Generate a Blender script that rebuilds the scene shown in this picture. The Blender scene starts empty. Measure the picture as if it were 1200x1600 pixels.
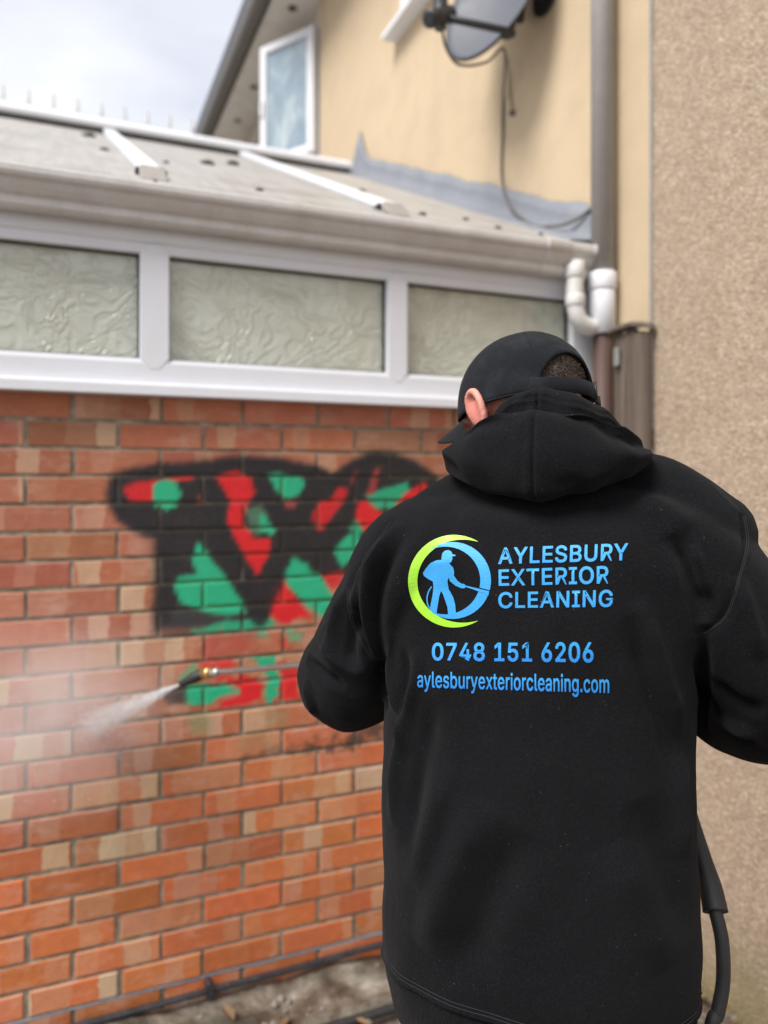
import bpy, bmesh, math, random
import numpy as np
from mathutils import Vector, Matrix, noise
from mathutils.bvhtree import BVHTree

random.seed(7)
rng = np.random.default_rng(7)
S = bpy.context.scene
COL = S.collection
R = math.radians

# ------------------------------------------------------------------ camera, sky, sun, exposure
H = 1.48                                    # eye height of the photographer
cd = bpy.data.cameras.new('camera')
cam = bpy.data.objects.new('camera', cd)
COL.objects.link(cam)
cam.location = (0, 0, H)
cam.rotation_euler = (R(90), 0, 0)
cd.sensor_fit = 'HORIZONTAL'
cd.sensor_width = 26.0
cd.lens = 26.0                              # 26 mm equivalent phone lens
cd.shift_y = -0.04
cd.clip_start = 0.05
cd.clip_end = 500
cd.dof.use_dof = True
cd.dof.focus_distance = 0.99
cd.dof.aperture_fstop = 2.45
S.camera = cam

SUN_DIR = Vector((-0.56, -0.58, 0.98)).normalized()      # towards the light
elev = math.asin(SUN_DIR.z)
world = bpy.data.worlds.new('World')
S.world = world
world.use_nodes = True
wt = world.node_tree
wt.nodes.clear()
wo = wt.nodes.new('ShaderNodeOutputWorld')
wb = wt.nodes.new('ShaderNodeBackground')
wb.inputs['Strength'].default_value = 0.05
sky = wt.nodes.new('ShaderNodeTexSky')
sky.sky_type = 'NISHITA'
sky.sun_disc = False
sky.sun_elevation = elev
sky.sun_rotation = math.atan2(SUN_DIR.x, SUN_DIR.y)
wc = wt.nodes.new('ShaderNodeTexCoord')
wm = wt.nodes.new('ShaderNodeMapping')
wm.inputs['Scale'].default_value = (1.0, 1.0, 2.2)
wn = wt.nodes.new('ShaderNodeTexNoise')
wn.inputs['Scale'].default_value = 2.6
wn.inputs['Detail'].default_value = 5
wn.inputs['Roughness'].default_value = 0.5
wr = wt.nodes.new('ShaderNodeValToRGB')
wr.color_ramp.elements[0].position = 0.36
wr.color_ramp.elements[0].color = (4.5, 4.75, 5.7, 1)
wr.color_ramp.elements[1].position = 0.62
wr.color_ramp.elements[1].color = (6.5, 6.6, 6.8, 1)
wx = wt.nodes.new('ShaderNodeMix')
wx.data_type = 'RGBA'
wx.inputs['Factor'].default_value = 0.95
L = wt.links.new
L(wc.outputs['Generated'], wm.inputs['Vector'])
L(wm.outputs['Vector'], wn.inputs['Vector'])
L(wn.outputs['Fac'], wr.inputs['Fac'])
L(sky.outputs['Color'], wx.inputs['A'])
L(wr.outputs['Color'], wx.inputs['B'])
L(wx.outputs['Result'], wb.inputs['Color'])
L(wb.outputs['Background'], wo.inputs['Surface'])

sd = bpy.data.lights.new('sun', 'SUN')
sd.energy = 1.5
sd.angle = R(30)
sd.color = (1.0, 0.965, 0.92)
sun = bpy.data.objects.new('sun', sd)
COL.objects.link(sun)
sun.rotation_euler = SUN_DIR.to_track_quat('Z', 'Y').to_euler()
sun.location = (-4, -5, 8)

vs = S.view_settings
vs.view_transform = 'Standard'
vs.look = 'None'
vs.gamma = 1.0
vs.use_curve_mapping = False
vs.exposure = 1.68
S.render.engine = 'CYCLES'
S.cycles.use_denoising = True
S.cycles.max_bounces = 6
S.cycles.volume_bounces = 3
S.cycles.volume_max_steps = 256

# ------------------------------------------------------------------ frames and pixel helpers
TH = R(22.7)                                # the brick wall runs at this angle to the picture
CW, SW = math.cos(TH), math.sin(TH)
ORG = Vector((-1.0, 2.0, 0.0))
WM = Matrix.Translation(ORG) @ Matrix.Rotation(TH, 4, 'Z')
WMI = WM.inverted()


def ray(px, py):
    return Vector(((px - 600) / 1200, 1.0, (752 - py) / 1200))


def at(px, py, D):
    d = ray(px, py) * D
    return Vector((d.x, d.y, H + d.z))


CL = WMI @ Vector((0, 0, H))                # camera in the wall's frame


def on_wall(px, py, y=0.0):                 # point in the wall frame on the plane y
    d = WMI.to_3x3() @ ray(px, py)
    t = (y - CL.y) / d.y
    return CL + d * t


def on_house(px, py, x):                    # point in the wall frame on the plane x
    d = WMI.to_3x3() @ ray(px, py)
    t = (x - CL.x) / d.x
    return CL + d * t


# ------------------------------------------------------------------ object helpers
def tag(o, label=None, cat=None, group=None, kind=None):
    if label: o['label'] = label
    if cat: o['category'] = cat
    if group: o['group'] = group
    if kind: o['kind'] = kind
    return o


def empty(name, loc=(0, 0, 0), rz=0.0, parent=None):
    o = bpy.data.objects.new(name, None)
    COL.objects.link(o)
    o.location = loc
    o.rotation_euler = (0, 0, rz)
    o.empty_display_size = 0.1
    if parent: o.parent = parent
    return o


def link(name, me, parent=None):
    o = bpy.data.objects.new(name, me)
    COL.objects.link(o)
    if parent: o.parent = parent
    return o


def smooth_by(me, ang=40):
    me.shade_auto = None if False else None


class MB:
    """collects verts and faces, links them as one mesh object"""
    def __init__(self):
        self.v, self.f, self.s = [], [], []

    def add(self, verts, faces, sm=False):
        n = len(self.v)
        self.v += [tuple(p) for p in verts]
        self.f += [tuple(i + n for i in f) for f in faces]
        self.s += [sm] * len(faces)
        return self

    def box(self, x0, x1, y0, y1, z0, z1):
        v = [(x0, y0, z0), (x1, y0, z0), (x1, y1, z0), (x0, y1, z0), (x0, y0, z1), (x1, y0, z1), (x1, y1, z1), (x0, y1, z1)]
        return self.add(v, [(0, 3, 2, 1), (4, 5, 6, 7), (0, 1, 5, 4), (1, 2, 6, 5), (2, 3, 7, 6), (3, 0, 4, 7)])

    def prism(self, prof, axis, a0, a1, sm=False):
        """prof: 2-D outline (counter-clockwise or not), extruded along axis 0/1/2"""
        n = len(prof)
        def p3(p, a):
            if axis == 0: return (a, p[0], p[1])
            if axis == 1: return (p[0], a, p[1])
            return (p[0], p[1], a)
        v = [p3(p, a0) for p in prof] + [p3(p, a1) for p in prof]
        k = len(self.v)
        self.add(v, [(i, (i + 1) % n, n + (i + 1) % n, n + i) for i in range(n)], sm)
        self.add([], [])
        self.f += [tuple(k + i for i in range(n))[::-1], tuple(k + n + i for i in range(n))]
        self.s += [False, False]
        return self

    def tube(self, pts, r, n=10, cap=True):
        pts = [Vector(p) for p in pts]
        rs = [r] * len(pts) if not hasattr(r, '__len__') else list(r)
        rings = tube_rings(pts, rs, n)
        k = len(self.v)
        for rg in rings: self.v += [tuple(p) for p in rg]
        m = len(rings)
        for i in range(m - 1):
            for j in range(n):
                self.f.append((k + i * n + j, k + i * n + (j + 1) % n, k + (i + 1) * n + (j + 1) % n, k + (i + 1) * n + j))
                self.s.append(True)
        if cap:
            self.f.append(tuple(k + j for j in range(n))[::-1]); self.s.append(False)
            self.f.append(tuple(k + (m - 1) * n + j for j in range(n))); self.s.append(False)
        return self

    def mesh(self, name, mat):
        me = bpy.data.meshes.new(name)
        me.from_pydata(self.v, [], self.f)
        bm = bmesh.new(); bm.from_mesh(me)
        bmesh.ops.recalc_face_normals(bm, faces=bm.faces)
        bm.to_mesh(me); bm.free()
        me.polygons.foreach_set('use_smooth', self.s)
        if mat: me.materials.append(mat)
        return me

    def build(self, name, mat, parent=None, bevel=0.0):
        o = link(name, self.mesh(name, mat), parent)
        if bevel:
            b = o.modifiers.new('bevel', 'BEVEL')
            b.width = bevel; b.segments = 2; b.limit_method = 'ANGLE'; b.angle_limit = R(35)
        return o


def tube_rings(pts, rs, n):
    rings = []
    m = len(pts)
    tan = []
    for i in range(m):
        a = pts[max(0, i - 1)]; b = pts[min(m - 1, i + 1)]
        tan.append((b - a).normalized())
    up = Vector((0, 0, 1)) if abs(tan[0].z) < 0.9 else Vector((1, 0, 0))
    u = tan[0].cross(up).normalized()
    for i in range(m):
        if i: 
            q = tan[i - 1].rotation_difference(tan[i])
            u = (q @ u).normalized()
        w = tan[i].cross(u).normalized()
        rings.append([pts[i] + (u * math.cos(2 * math.pi * j / n) + w * math.sin(2 * math.pi * j / n)) * rs[i] for j in range(n)])
    return rings


def spline(pts, n=8, vals=None):
    """Catmull-Rom through the points; optional scalar values go along"""
    P = [np.array(p, float) for p in pts]
    if vals is not None: P = [np.append(p, v) for p, v in zip(P, vals)]
    out = []
    m = len(P)
    for i in range(m - 1):
        p0, p1, p2, p3 = P[max(0, i - 1)], P[i], P[i + 1], P[min(m - 1, i + 2)]
        for k in range(n):
            t = k / n
            out.append(0.5 * ((2 * p1) + (-p0 + p2) * t + (2 * p0 - 5 * p1 + 4 * p2 - p3) * t * t + (-p0 + 3 * p1 - 3 * p2 + p3) * t ** 3))
    out.append(P[-1])
    if vals is None: return [Vector(p) for p in out]
    return [Vector(p[:3]) for p in out], [max(float(p[3]), 0.001) for p in out]


def mesh_data(o, col=None):
    return o


# ------------------------------------------------------------------ materials
class NT:
    def __init__(self, name):
        self.m = bpy.data.materials.new(name)
        self.m.use_nodes = True
        self.t = self.m.node_tree
        self.t.nodes.clear()
        self.out = self.t.nodes.new('ShaderNodeOutputMaterial')
        self.b = self.t.nodes.new('ShaderNodeBsdfPrincipled')
        self.t.links.new(self.b.outputs[0], self.out.inputs['Surface'])
        self._c = None

    def n(self, typ, **kw):
        x = self.t.nodes.new(typ)
        for k, v in kw.items(): setattr(x, k, v)
        return x

    def put(self, sock, val):
        if isinstance(val, bpy.types.NodeSocket): self.t.links.new(val, sock)
        elif isinstance(val, (tuple, list)) and len(val) == 3 and sock.type == 'RGBA': sock.default_value = (*val, 1)
        elif not hasattr(val, '__len__') and sock.type == 'RGBA': sock.default_value = (val, val, val, 1)
        elif not hasattr(val, '__len__') and sock.type == 'VECTOR': sock.default_value = (val, val, val)
        else: sock.default_value = val

    def coord(self, which='Object'):
        c = self.n('ShaderNodeTexCoord')
        return c.outputs[which]

    def pos(self):
        return self.n('ShaderNodeNewGeometry').outputs['Position']

    def noise(self, vec, scale, detail=4, rough=0.5, out='Fac', dist=0.0):
        x = self.n('ShaderNodeTexNoise')
        self.put(x.inputs['Vector'], vec)
        x.inputs['Scale'].default_value = scale
        x.inputs['Detail'].default_value = detail
        x.inputs['Roughness'].default_value = rough
        x.inputs['Distortion'].default_value = dist
        return x.outputs[out]

    def voro(self, vec, scale, feature='F1', out='Distance', rnd=1.0):
        x = self.n('ShaderNodeTexVoronoi', feature=feature)
        self.put(x.inputs['Vector'], vec)
        x.inputs['Scale'].default_value = scale
        x.inputs['Randomness'].default_value = rnd
        return x.outputs[out]

    def ramp(self, fac, stops, interp='LINEAR'):
        x = self.n('ShaderNodeValToRGB')
        cr = x.color_ramp
        cr.interpolation = interp
        while len(cr.elements) < len(stops): cr.elements.new(0.5)
        for e, (p, c) in zip(cr.elements, stops):
            e.position = p
            e.color = (c, c, c, 1) if not hasattr(c, '__len__') else (*c, 1)
        self.put(x.inputs['Fac'], fac)
        return x.outputs['Color']

    def mix(self, fac, a, b, blend='MIX'):
        x = self.n('ShaderNodeMix', data_type='RGBA', blend_type=blend)
        self.put(x.inputs['Factor'], fac)
        self.put(x.inputs['A'], a)
        self.put(x.inputs['B'], b)
        return x.outputs['Result']

    def math(self, op, a, b=0.0, c=0.0, clamp=False):
        x = self.n('ShaderNodeMath', operation=op, use_clamp=clamp)
        self.put(x.inputs[0], a); self.put(x.inputs[1], b); self.put(x.inputs[2], c)
        return x.outputs[0]

    def sep(self, vec):
        x = self.n('ShaderNodeSeparateXYZ')
        self.put(x.inputs[0], vec)
        return x.outputs

    def comb(self, x_, y_, z_):
        x = self.n('ShaderNodeCombineXYZ')
        for i, v in enumerate((x_, y_, z_)): self.put(x.inputs[i], v)
        return x.outputs[0]

    def mapping(self, vec, scale=(1, 1, 1), rot=(0, 0, 0), loc=(0, 0, 0)):
        x = self.n('ShaderNodeMapping')
        self.put(x.inputs['Vector'], vec)
        x.inputs['Scale'].default_value = scale
        x.inputs['Rotation'].default_value = rot
        x.inputs['Location'].default_value = loc
        return x.outputs[0]

    def attr(self, name, out='Fac'):
        x = self.n('ShaderNodeAttribute', attribute_name=name)
        return x.outputs[out]

    def bump(self, h, dist=0.002, strength=1.0, normal=None):
        x = self.n('ShaderNodeBump')
        x.inputs['Distance'].default_value = dist
        x.inputs['Strength'].default_value = strength
        self.put(x.inputs['Height'], h)
        if normal is not None: self.put(x.inputs['Normal'], normal)
        return x.outputs[0]

    def set(self, **kw):
        names = dict(col='Base Color', rough='Roughness', metal='Metallic', normal='Normal', spec='Specular IOR Level',
                     sheen='Sheen Weight', sheen_r='Sheen Roughness', coat='Coat Weight', coat_r='Coat Roughness',
                     sss='Subsurface Weight', trans='Transmission Weight', ior='IOR', alpha='Alpha', sheen_t='Sheen Tint')
        for k, v in kw.items(): self.put(self.b.inputs[names[k]], v)
        return self


M = {}


def simple(name, col, rough=0.5, metal=0.0, dirt=0.25, scale=14, bump=0.0006, spec=0.5, dirtcol=None):
    """plain coat with blotchy wear and a little relief"""
    t = NT(name)
    p = t.pos()
    n1 = t.noise(p, scale, 6, 0.6)
    n2 = t.noise(p, scale * 9, 4, 0.6)
    f = t.ramp(t.math('MULTIPLY', t.math('ADD', n1, t.math('MULTIPLY', n2, 0.4)), 0.72), [(0.38, 0.0), (0.72, 1.0)])
    dc = dirtcol if dirtcol else tuple(c * 0.55 for c in col)
    c = t.mix(t.math('MULTIPLY', f, dirt), col, dc)
    t.set(col=c, rough=t.math('ADD', rough, t.math('MULTIPLY', f, 0.12)), metal=metal, spec=spec)
    if bump: t.set(normal=t.bump(t.math('ADD', n1, n2), bump))
    M[name] = t.m
    return t.m


simple('white_upvc', (0.74, 0.755, 0.80), 0.32, dirt=0.16, scale=9, bump=0.0003, dirtcol=(0.5, 0.46, 0.4))
simple('gutter_plastic', (0.60, 0.585, 0.565), 0.42, dirt=0.5, scale=11, bump=0.0004, dirtcol=(0.36, 0.30, 0.25))
simple('pipe_white', (0.68, 0.68, 0.66), 0.4, dirt=0.35, scale=20, bump=0.0003, dirtcol=(0.45, 0.41, 0.35))
simple('pipe_grey', (0.37, 0.352, 0.338), 0.5, dirt=0.4, scale=8, bump=0.0005, dirtcol=(0.19, 0.175, 0.16))
simple('cap_grey', (0.33, 0.305, 0.275), 0.6, dirt=0.5, scale=30, dirtcol=(0.2, 0.18, 0.15))
simple('pipe_brown', (0.09, 0.05, 0.04), 0.5, dirt=0.4, scale=12)
simple('lead', (0.19, 0.205, 0.235), 0.6, dirt=0.5, scale=7, bump=0.004, dirtcol=(0.30, 0.31, 0.33))
simple('eave_board', (0.13, 0.12, 0.11), 0.6, dirt=0.4, scale=6, dirtcol=(0.2, 0.18, 0.16))
simple('soffit_white', (0.72, 0.70, 0.66), 0.6, dirt=0.5, scale=5, dirtcol=(0.4, 0.36, 0.3))
simple('dish_grey', (0.105, 0.112, 0.135), 0.5, dirt=0.3, scale=14, dirtcol=(0.11, 0.11, 0.12))
simple('dark_plastic', (0.018, 0.019, 0.021), 0.42, dirt=0.3, scale=30, dirtcol=(0.04, 0.04, 0.04))
simple('black_rubber', (0.016, 0.0165, 0.0175), 0.55, dirt=0.5, scale=30, dirtcol=(0.045, 0.043, 0.04))
simple('cable_grey', (0.13, 0.115, 0.105), 0.5, dirt=0.3)
simple('wet_cable', (0.02, 0.02, 0.024), 0.22, dirt=0.5, scale=25, dirtcol=(0.09, 0.09, 0.1))
simple('steel', (0.62, 0.61, 0.60), 0.3, metal=0.9, dirt=0.3, scale=30, bump=0.0)
simple('brass', (0.72, 0.47, 0.20), 0.32, metal=0.9, dirt=0.4, scale=40, bump=0.0)
simple('moss', (0.055, 0.05, 0.03), 0.95, dirt=0.6, scale=60, bump=0.004, dirtcol=(0.10, 0.09, 0.05))
simple('leaf_dead', (0.20, 0.125, 0.06), 0.8, dirt=0.6, scale=40, dirtcol=(0.12, 0.07, 0.035))
simple('stone', (0.27, 0.245, 0.21), 0.85, dirt=0.6, scale=20, bump=0.004)
simple('black_trousers', (0.005, 0.005, 0.006), 0.9, dirt=0.3, scale=40, bump=0.001)
simple('shoe_black', (0.015, 0.015, 0.016), 0.5)
simple('white_cable', (0.6, 0.6, 0.6), 0.4)
simple('eye_white', (0.75, 0.73, 0.7), 0.15, bump=0)
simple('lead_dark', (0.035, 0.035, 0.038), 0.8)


def mat_render(name, base, alt, grain, pebble=False):
    t = NT(name)
    p = t.pos()
    big = t.noise(p, 0.9, 5, 0.55)
    mid = t.noise(p, 6, 6, 0.6)
    c = t.mix(t.ramp(big, [(0.35, 0.0), (0.65, 1.0)]), base, alt)
    c = t.mix(t.math('MULTIPLY', t.ramp(mid, [(0.45, 0.0), (0.75, 1.0)]), 0.35), c, tuple(v * 0.78 for v in alt))
    # runs of rain dirt
    st = t.noise(t.mapping(p, (3.2, 3.2, 0.6)), 1.0, 5, 0.6)
    c = t.mix(t.math('MULTIPLY', t.ramp(st, [(0.5, 0.0), (0.78, 1.0)]), 0.25), c, tuple(v * 0.65 for v in alt))
    if pebble:
        vd = t.voro(p, grain)
        vc = t.voro(p, grain, out='Color')
        rv = t.sep(vc)[0]
        stone = t.ramp(rv, [(0.0, (0.50, 0.38, 0.27)), (0.30, (0.38, 0.28, 0.20)), (0.55, (0.60, 0.49, 0.37)), (0.78, (0.29, 0.21, 0.15)), (1.0, (0.70, 0.61, 0.50))])
        c = t.mix(0.6, c, stone)
        c = t.mix(t.math('MULTIPLY', t.ramp(vd, [(0.32, 0.0), (0.62, 1.0)]), 0.32), c, (0.16, 0.12, 0.09))
        cl = t.noise(p, 34, 4, 0.6)
        c = t.mix(t.math('MULTIPLY', t.ramp(cl, [(0.42, 0.0), (0.66, 1.0)]), 0.35), c, (0.24, 0.175, 0.125))
        # green growth near the ground
        z = t.sep(p)[2]
        g = t.math('MULTIPLY', t.ramp(t.math('ADD', z, t.math('MULTIPLY', mid, 0.22)), [(0.10, 1.0), (0.36, 0.0)]), 0.55)
        c = t.mix(g, c, (0.20, 0.18, 0.045))
        h = t.math('ADD', t.math('MULTIPLY', vd, -1.2), t.math('MULTIPLY', cl, 0.5))
        t.set(normal=t.bump(h, 0.0022))
    else:
        h = t.math('ADD', t.noise(p, 160, 3, 0.7), t.math('MULTIPLY', mid, 1.5))
        t.set(normal=t.bump(h, 0.003))
    t.set(col=c, rough=0.92, spec=0.25)
    M[name] = t.m


mat_render('cream_render', (0.60, 0.475, 0.32), (0.57, 0.445, 0.30), 160)
mat_render('pale_render', (0.62, 0.58, 0.52), (0.56, 0.52, 0.45), 160)
mat_render('pebbledash', (0.50, 0.395, 0.29), (0.45, 0.35, 0.255), 125, True)


def paint_over(t, c):
    pc = t.attr('paint', 'Color')
    pf = t.attr('cover', 'Fac')
    pn = t.noise(t.pos(), 150, 4, 0.6)
    f = t.math('MULTIPLY', pf, t.ramp(pn, [(0.25, 0.93), (0.5, 1.0)]), clamp=True)
    return t.mix(f, c, pc), f


def mat_brick():
    t = NT('brick')
    oc = t.coord('Object')
    oi = t.n('ShaderNodeObjectInfo')
    rnd = oi.outputs['Random']
    base = oi.outputs['Color']
    kind = oi.outputs['Alpha']               # how banded this brick is
    x, y, z = t.sep(oc)[:3]
    # vertical kiln bands: a 1-D cell pattern along the brick
    w = t.math('ADD', t.math('MULTIPLY', x, 17.0), t.math('MULTIPLY', rnd, 913.0))
    w = t.math('ADD', w, t.math('MULTIPLY', t.noise(oc, 26, 4, 0.65), 0.55))
    v = t.n('ShaderNodeTexVoronoi', voronoi_dimensions='1D', feature='SMOOTH_F1')
    t.put(v.inputs['W'], w)
    v.inputs['Scale'].default_value = 1.0
    v.inputs['Smoothness'].default_value = 0.12
    cell = t.sep(v.outputs['Color'])[0]
    cv = t.math('ADD', cell, kind)           # kind shifts the share of pale bands
    pale = t.ramp(t.math('MULTIPLY', cv, 0.5), [(0.30, 0.0), (0.36, 0.22), (0.44, 0.30), (0.50, 0.75), (0.6, 1.0)])
    cream = t.ramp(t.noise(t.comb(t.math('MULTIPLY', rnd, 70), 0, 0), 1.0, 0, out='Fac'), [(0.42, (0.56, 0.32, 0.22)), (0.58, (0.60, 0.46, 0.28))])
    p = t.pos()
    n1 = t.noise(p, 34, 6, 0.65)
    n2 = t.noise(p, 130, 4, 0.6)
    c = t.mix(t.math('MULTIPLY', t.ramp(n1, [(0.35, 0.0), (0.7, 1.0)]), 0.45), base, t.mix(0.5, base, (0.16, 0.05, 0.03)))
    c = t.mix(pale, c, cream)
    # pale edges where the arris is worn and lime has leached
    ez = t.math('ABSOLUTE', z)
    ed = t.math('ADD', ez, t.math('MULTIPLY', t.math('SUBTRACT', n1, 0.5), 0.018))
    e = t.math('MULTIPLY', t.ramp(t.math('MULTIPLY', ed, 30), [(0.84, 0.0), (1.0, 1.0)]), t.math('MULTIPLY', t.noise(t.comb(t.math('MULTIPLY', rnd, 31), z, 0), 40, 1), 0.7))
    c = t.mix(e, c, (0.58, 0.40, 0.29))
    # lime wash streaks
    lw = t.noise(t.mapping(p, (10, 10, 26)), 1.0, 6, 0.7)
    c = t.mix(t.math('MULTIPLY', t.ramp(lw, [(0.52, 0.0), (0.76, 1.0)]), 0.5), c, (0.62, 0.43, 0.34))
    gr = t.noise(t.mapping(p, (5, 5, 1.1)), 1.0, 6, 0.65)
    c = t.mix(t.math('MULTIPLY', t.ramp(gr, [(0.52, 0.0), (0.72, 1.0)]), 0.25), c, (0.15, 0.075, 0.05))
    sp = t.voro(p, 190)
    c = t.mix(t.math('MULTIPLY', t.ramp(sp, [(0.10, 1.0), (0.2, 0.0)]), 0.3), c, (0.12, 0.05, 0.03))
    c, f = paint_over(t, c)
    hgt = t.math('ADD', t.math('MULTIPLY', n1, 1.0), t.math('MULTIPLY', n2, 0.6))
    t.set(col=c, rough=t.mix(f, 0.66, 0.5), spec=0.35, normal=t.bump(hgt, 0.0022))
    M['brick'] = t.m
    t = NT('mortar')
    p = t.pos()
    n1 = t.noise(p, 22, 6, 0.65)
    n2 = t.noise(p, 210, 3, 0.7)
    c = t.ramp(n1, [(0.3, (0.17, 0.135, 0.095)), (0.52, (0.32, 0.275, 0.205)), (0.72, (0.50, 0.45, 0.37))])
    c, f = paint_over(t, c)
    t.set(col=c, rough=0.95, spec=0.2, normal=t.bump(t.math('ADD', n1, n2), 0.004))
    M['mortar'] = t.m


mat_brick()


def mat_pane():
    t = NT('obscure_glass')
    p = t.coord('Object')
    d = t.noise(p, 4.0, 2, 0.5, out='Color')
    pv = t.n('ShaderNodeVectorMath', operation='ADD')
    t.put(pv.inputs[0], p)
    sc = t.n('ShaderNodeVectorMath', operation='SCALE')
    t.put(sc.inputs[0], d); sc.inputs['Scale'].default_value = 0.35
    t.put(pv.inputs[1], sc.outputs[0])
    swirl = t.noise(pv.outputs[0], 9, 2, 0.5, dist=2.2)
    w = t.math('ABSOLUTE', t.math('SINE', t.math('MULTIPLY', swirl, 19)))
    line = t.ramp(w, [(0.0, 1.0), (0.22, 0.0)])
    fine = t.noise(p, 120, 2, 0.5)
    c = t.mix(t.math('MULTIPLY', line, 0.05), t.mix(t.ramp(t.noise(p, 3, 3), [(0.35, 0.0), (0.7, 1.0)]), (0.50, 0.51, 0.41), (0.57, 0.59, 0.50)), (0.70, 0.73, 0.66))
    t.set(col=c, rough=0.2, spec=0.9, coat=0.6, coat_r=0.12, normal=t.bump(t.math('ADD', t.math('SINE', t.math('MULTIPLY', swirl, 26)), t.math('MULTIPLY', fine, 0.5)), 0.0012))
    M['obscure_glass'] = t.m
    t = NT('window_glass')
    p = t.pos()
    n = t.noise(t.mapping(p, (2.2, 2.2, 1.0), (0, 0.5, 0.4)), 2.0, 4, 0.6, dist=0.8)
    c = t.ramp(n, [(0.3, (0.17, 0.235, 0.30)), (0.5, (0.26, 0.335, 0.39)), (0.62, (0.44, 0.51, 0.54)), (0.75, (0.25, 0.32, 0.37))])
    t.set(col=c, rough=0.08, spec=0.8)
    M['window_glass'] = t.m
    t = NT('roof_sheet')
    p = t.pos()
    n = t.noise(p, 3.0, 7, 0.65)
    rib = t.sep(t.coord('Object'))[0]
    r = t.math('ABSOLUTE', t.math('SINE', t.math('MULTIPLY', rib, 196)))
    c = t.ramp(n, [(0.3, (0.31, 0.295, 0.275)), (0.55, (0.42, 0.405, 0.385)), (0.7, (0.29, 0.27, 0.245))])
    c = t.mix(t.math('MULTIPLY', t.ramp(r, [(0.0, 1.0), (0.2, 0.0)]), 0.2), c, (0.38, 0.33, 0.28))
    g = t.noise(p, 14, 6, 0.7)
    c = t.mix(t.math('MULTIPLY', t.ramp(g, [(0.56, 0.0), (0.72, 1.0)]), 0.6), c, (0.22, 0.19, 0.14))
    st = t.noise(t.mapping(t.coord('Object'), (26, 1.6, 1.6)), 1.0, 6, 0.65)
    c = t.mix(t.math('MULTIPLY', t.ramp(st, [(0.44, 0.0), (0.7, 1.0)]), 0.5), c, (0.24, 0.205, 0.165))
    t.set(col=c, rough=0.5, spec=0.4)
    M['roof_sheet'] = t.m


mat_pane()


def mat_ground():
    t = NT('dirt')
    p = t.pos()
    n1 = t.noise(p, 5, 7, 0.65); n2 = t.noise(p, 60, 5, 0.7)
    c = t.ramp(n1, [(0.3, (0.075, 0.055, 0.04)), (0.5, (0.15, 0.12, 0.09)), (0.7, (0.22, 0.19, 0.155))])
    c = t.mix(t.math('MULTIPLY', t.ramp(t.voro(p, 55), [(0.15, 1.0), (0.35, 0.0)]), 0.55), c, (0.31, 0.28, 0.235))
    t.set(col=c, rough=0.9, normal=t.bump(t.math('ADD', n1, n2), 0.012))
    M['dirt'] = t.m
    t = NT('old_concrete')
    p = t.pos()
    n1 = t.noise(p, 7, 7, 0.7); n2 = t.noise(p, 75, 5, 0.7); n3 = t.noise(p, 2.7, 4, 0.6)
    c = t.ramp(n1, [(0.3, (0.03, 0.022, 0.016)), (0.44, (0.095, 0.073, 0.053)), (0.56, (0.21, 0.18, 0.14)), (0.68, (0.42, 0.40, 0.35))])
    c = t.mix(t.math('MULTIPLY', t.ramp(n3, [(0.5, 0.0), (0.65, 1.0)]), 0.5), c, (0.10, 0.12, 0.095))
    t.set(col=c, rough=t.ramp(n1, [(0.35, 0.35), (0.7, 0.9)]), normal=t.bump(t.math('ADD', n1, t.math('MULTIPLY', n2, 0.4)), 0.012))
    M['old_concrete'] = t.m
    t = NT('old_wood')
    p = t.coord('Object')
    g = t.noise(t.mapping(p, (60, 60, 2.2)), 1.0, 6, 0.65, dist=0.6)
    b = t.noise(p, 5, 4, 0.6)
    rv = t.n('ShaderNodeObjectInfo').outputs['Random']
    c = t.ramp(g, [(0.3, (0.04, 0.027, 0.02)), (0.5, (0.10, 0.072, 0.056)), (0.7, (0.20, 0.16, 0.13))])
    c = t.mix(t.math('MULTIPLY', b, 0.5), c, t.mix(rv, (0.08, 0.052, 0.04), (0.22, 0.18, 0.15)))
    t.set(col=c, rough=0.85, normal=t.bump(g, 0.003))
    M['old_wood'] = t.m


mat_ground()


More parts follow.
